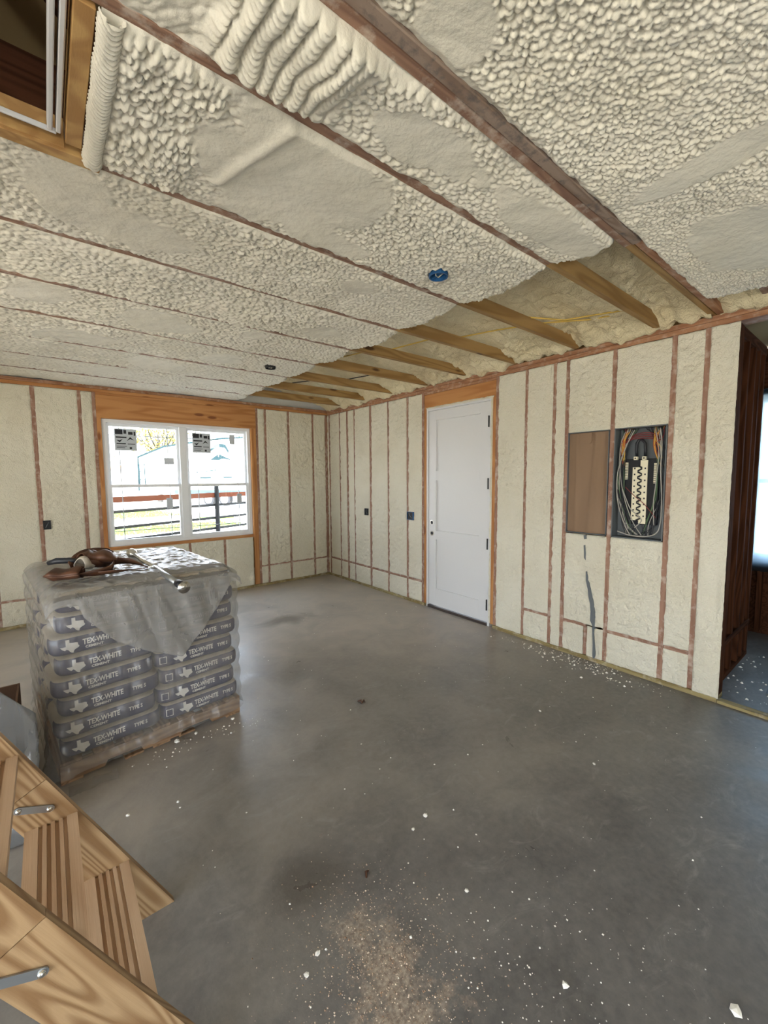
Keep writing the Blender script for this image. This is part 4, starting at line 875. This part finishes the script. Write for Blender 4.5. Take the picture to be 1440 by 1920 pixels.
# travel trailer
tl = thing('travel_trailer', (8.2, 24, -.16), 'white travel trailer with grey swoosh markings parked outside', 'trailer'); T0 = Vector((8.2, 24, -.16))
pA, pB = Vector((4.6, 30.5, 0)), Vector((12.4, 18.0, 0)); dv = (pB-pA); L = dv.length; dv.normalize(); nrm = Vector((dv.y, -dv.x, 0))
tm = mat('trailer_white', (.85, .86, .88), .35); tdk = mat('trailer_graphics', (.012, .028, .035), .7, 0, .1); tbl = mat('trailer_blue', (.04, .09, .14), .7, 0, .1)
M4 = Matrix((dv, -nrm, Vector((0, 0, 1)))).transposed().to_4x4(); M4.translation = (pA+pB)/2-T0+Vector((0, 0, -.16+.0))+Vector((0, 0, .16))
body = [(-L/2, .7), (-L/2-.05, 1.4), (-L/2, 3.05), (-L/2+2.2, 3.62), (-1, 3.95), (L/2-.5, 4.0), (L/2, 3.6), (L/2+.3, .7)]
link('trailer_body', MB().prism(body, 'y', 0, 2.4).mesh('trailer_body', tm), tl, M4=M4)
def on_t(name, mb, m): return link(name, mb.mesh(name, m), tl, M4=M4)
on_t('roof_edge', MB().prism([(-L/2-.06, .9), (-L/2-.02, 3.08), (-L/2+2.2, 3.68), (-1, 4.0), (L/2-.5, 4.04), (L/2-.5, 3.95), (-1, 3.91), (-L/2+2.2, 3.58), (-L/2+.07, 3.0), (-L/2+.03, .9)], 'y', -.04, 0), tdk)
on_t('skirt', MB().box(-4.5, L/2, -.02, 0, .72, .98), tbl)
on_t('graphic', MB().prism([(-1.75, 3.2), (-1.55, 3.5), (-1.1, 3.68), (-.6, 3.62), (-.35, 3.25), (-.40, 3.12), (-.62, 3.40), (-1.0, 3.48), (-1.4, 3.38)], 'y', -.03, 0).prism([(-1.7, 2.75), (-1.15, 3.05), (-1.1, 2.85), (-1.02, 3.06), (-.1, 2.68), (-.8, 2.80), (-1.1, 2.72)], 'y', -.03, 0), tdk)
on_t('stripe', MB().prism([(-2.9, 2.0), (-1.3, 2.12), (-1.3, 2.17), (-2.9, 2.04)], 'y', -.03, 0).box(-2.5, -1.7, -.03, 0, 1.66, 1.76).box(-.8, -.2, -.03, 0, 1.68, 1.77), tdk)
on_t('ladder', MB().tube([(-L/2+.15, -.08, 1.3), (-L/2+.15, -.08, 2.6), (-L/2+.6, -.08, 2.6), (-L/2+.6, -.08, 1.3)], .03, 6).tube([(-L/2+.15, -.08, 1.6), (-L/2+.6, -.08, 1.6)], .03, 6).tube([(-L/2+.15, -.08, 2.1), (-L/2+.6, -.08, 2.1)], .03, 6), tdk)
for x in (-1.9, -.75):
    wh = link('wheel', MB().tube([(x, -.05, .45), (x, .2, .45)], .40, 20).mesh('wheel', M['grip']), tl, M4=M4); link('hub', MB().tube([(x, -.08, .45), (x, -.04, .45)], .26, 14).mesh('hub', tm), tl, M4=M4)
# shed
sdh = thing('garden_shed', (2.0, 30, -.16), 'small pale shed with a tan roof beyond the fence', 'shed')
MB().box(-2.6, 1.9, 0, 3, 0, 2.35).build('wall_panel', tm, sdh); MB().prism([(-2.9, 2.35), (2.15, 2.35), (-.2, 3.55)], 'y', -.2, 3.2).build('shed_roof', mat('tan_shingle', (.20, .15, .09), .9), sdh)
MB().box(-1.2, -.2, -.02, 0, .1, 2.0, .01).build('shed_door', tm, sdh)
# trees
leafm = [mat('leaf_'+s, c, .8) for s, c in (('yellow', (.21, .17, .025)), ('olive', (.09, .12, .03)), ('bluegreen', (.06, .10, .09)))]; bark = mat('bark', (.035, .035, .035), .9)
def tree(x, y, hgt, rad, nl, lm, label, seed):
    r = random.Random(seed); t = thing('tree', (x, y, -.16), label, 'tree', 'trees beyond the trailer')
    tr = MB(); tr.tube([(0, 0, 0), (.1, 0, hgt*.3), (0, .1, hgt*.55)], [.22, .17, .12], 8); tips = []
    for i in range(16):
        a = r.uniform(0, 6.28); e = r.uniform(.3, 1.2); l = rad*r.uniform(.6, 1.05); s = Vector((0, 0, hgt*r.uniform(.28, .55))); p1 = s+Vector((math.cos(a)*math.cos(e), math.sin(a)*math.cos(e), math.sin(e)))*l*.5
        p2 = s+Vector((math.cos(a)*math.cos(e), math.sin(a)*math.cos(e), math.sin(e)*1.1))*l+Vector((0, 0, .2)); tr.tube([s, p1, p2], [.07, .045, .015], 5); tips += [p1, p2]
        for q in range(3):
            p3 = p2+Vector((r.gauss(0, 1), r.gauss(0, 1), r.gauss(.3, .6)))*rad*.28; tr.tube([p1.lerp(p2, r.random()), p3], [.02, .008], 4); tips.append(p3)
    tr.build('trunk', bark, t)
    lf = MB()
    for _ in range(nl):
        p = r.choice(tips)+Vector((r.gauss(0, 1), r.gauss(0, 1), r.gauss(0, .8)))*rad*.17; a = Vector((r.gauss(0, 1), r.gauss(0, 1), r.gauss(0, 1))).normalized(); b = a.orthogonal().normalized(); s = r.uniform(.08, .17)
        lf.add([p, p+a*s+b*s*.4, p+a*s*2, p+a*s-b*s*.4], [(0, 1, 2, 3)])
    o = lf.build('foliage', lm, t); o['kind'] = 'stuff'
tree(6.8, 36, 7.5, 3.2, 2600, leafm[0], 'yellow-green autumn tree rising behind the trailer', 1)
tree(.6, 46, 6.5, 2.8, 1000, leafm[2], 'thin blue-green tree behind the shed', 2)
tree(15, 38, 7.5, 3.2, 1500, leafm[1], 'olive half-bare tree behind the middle of the window', 3)
tree(-7, 38, 7, 3.2, 1500, leafm[1], 'olive tree beyond the left edge of the window', 4)
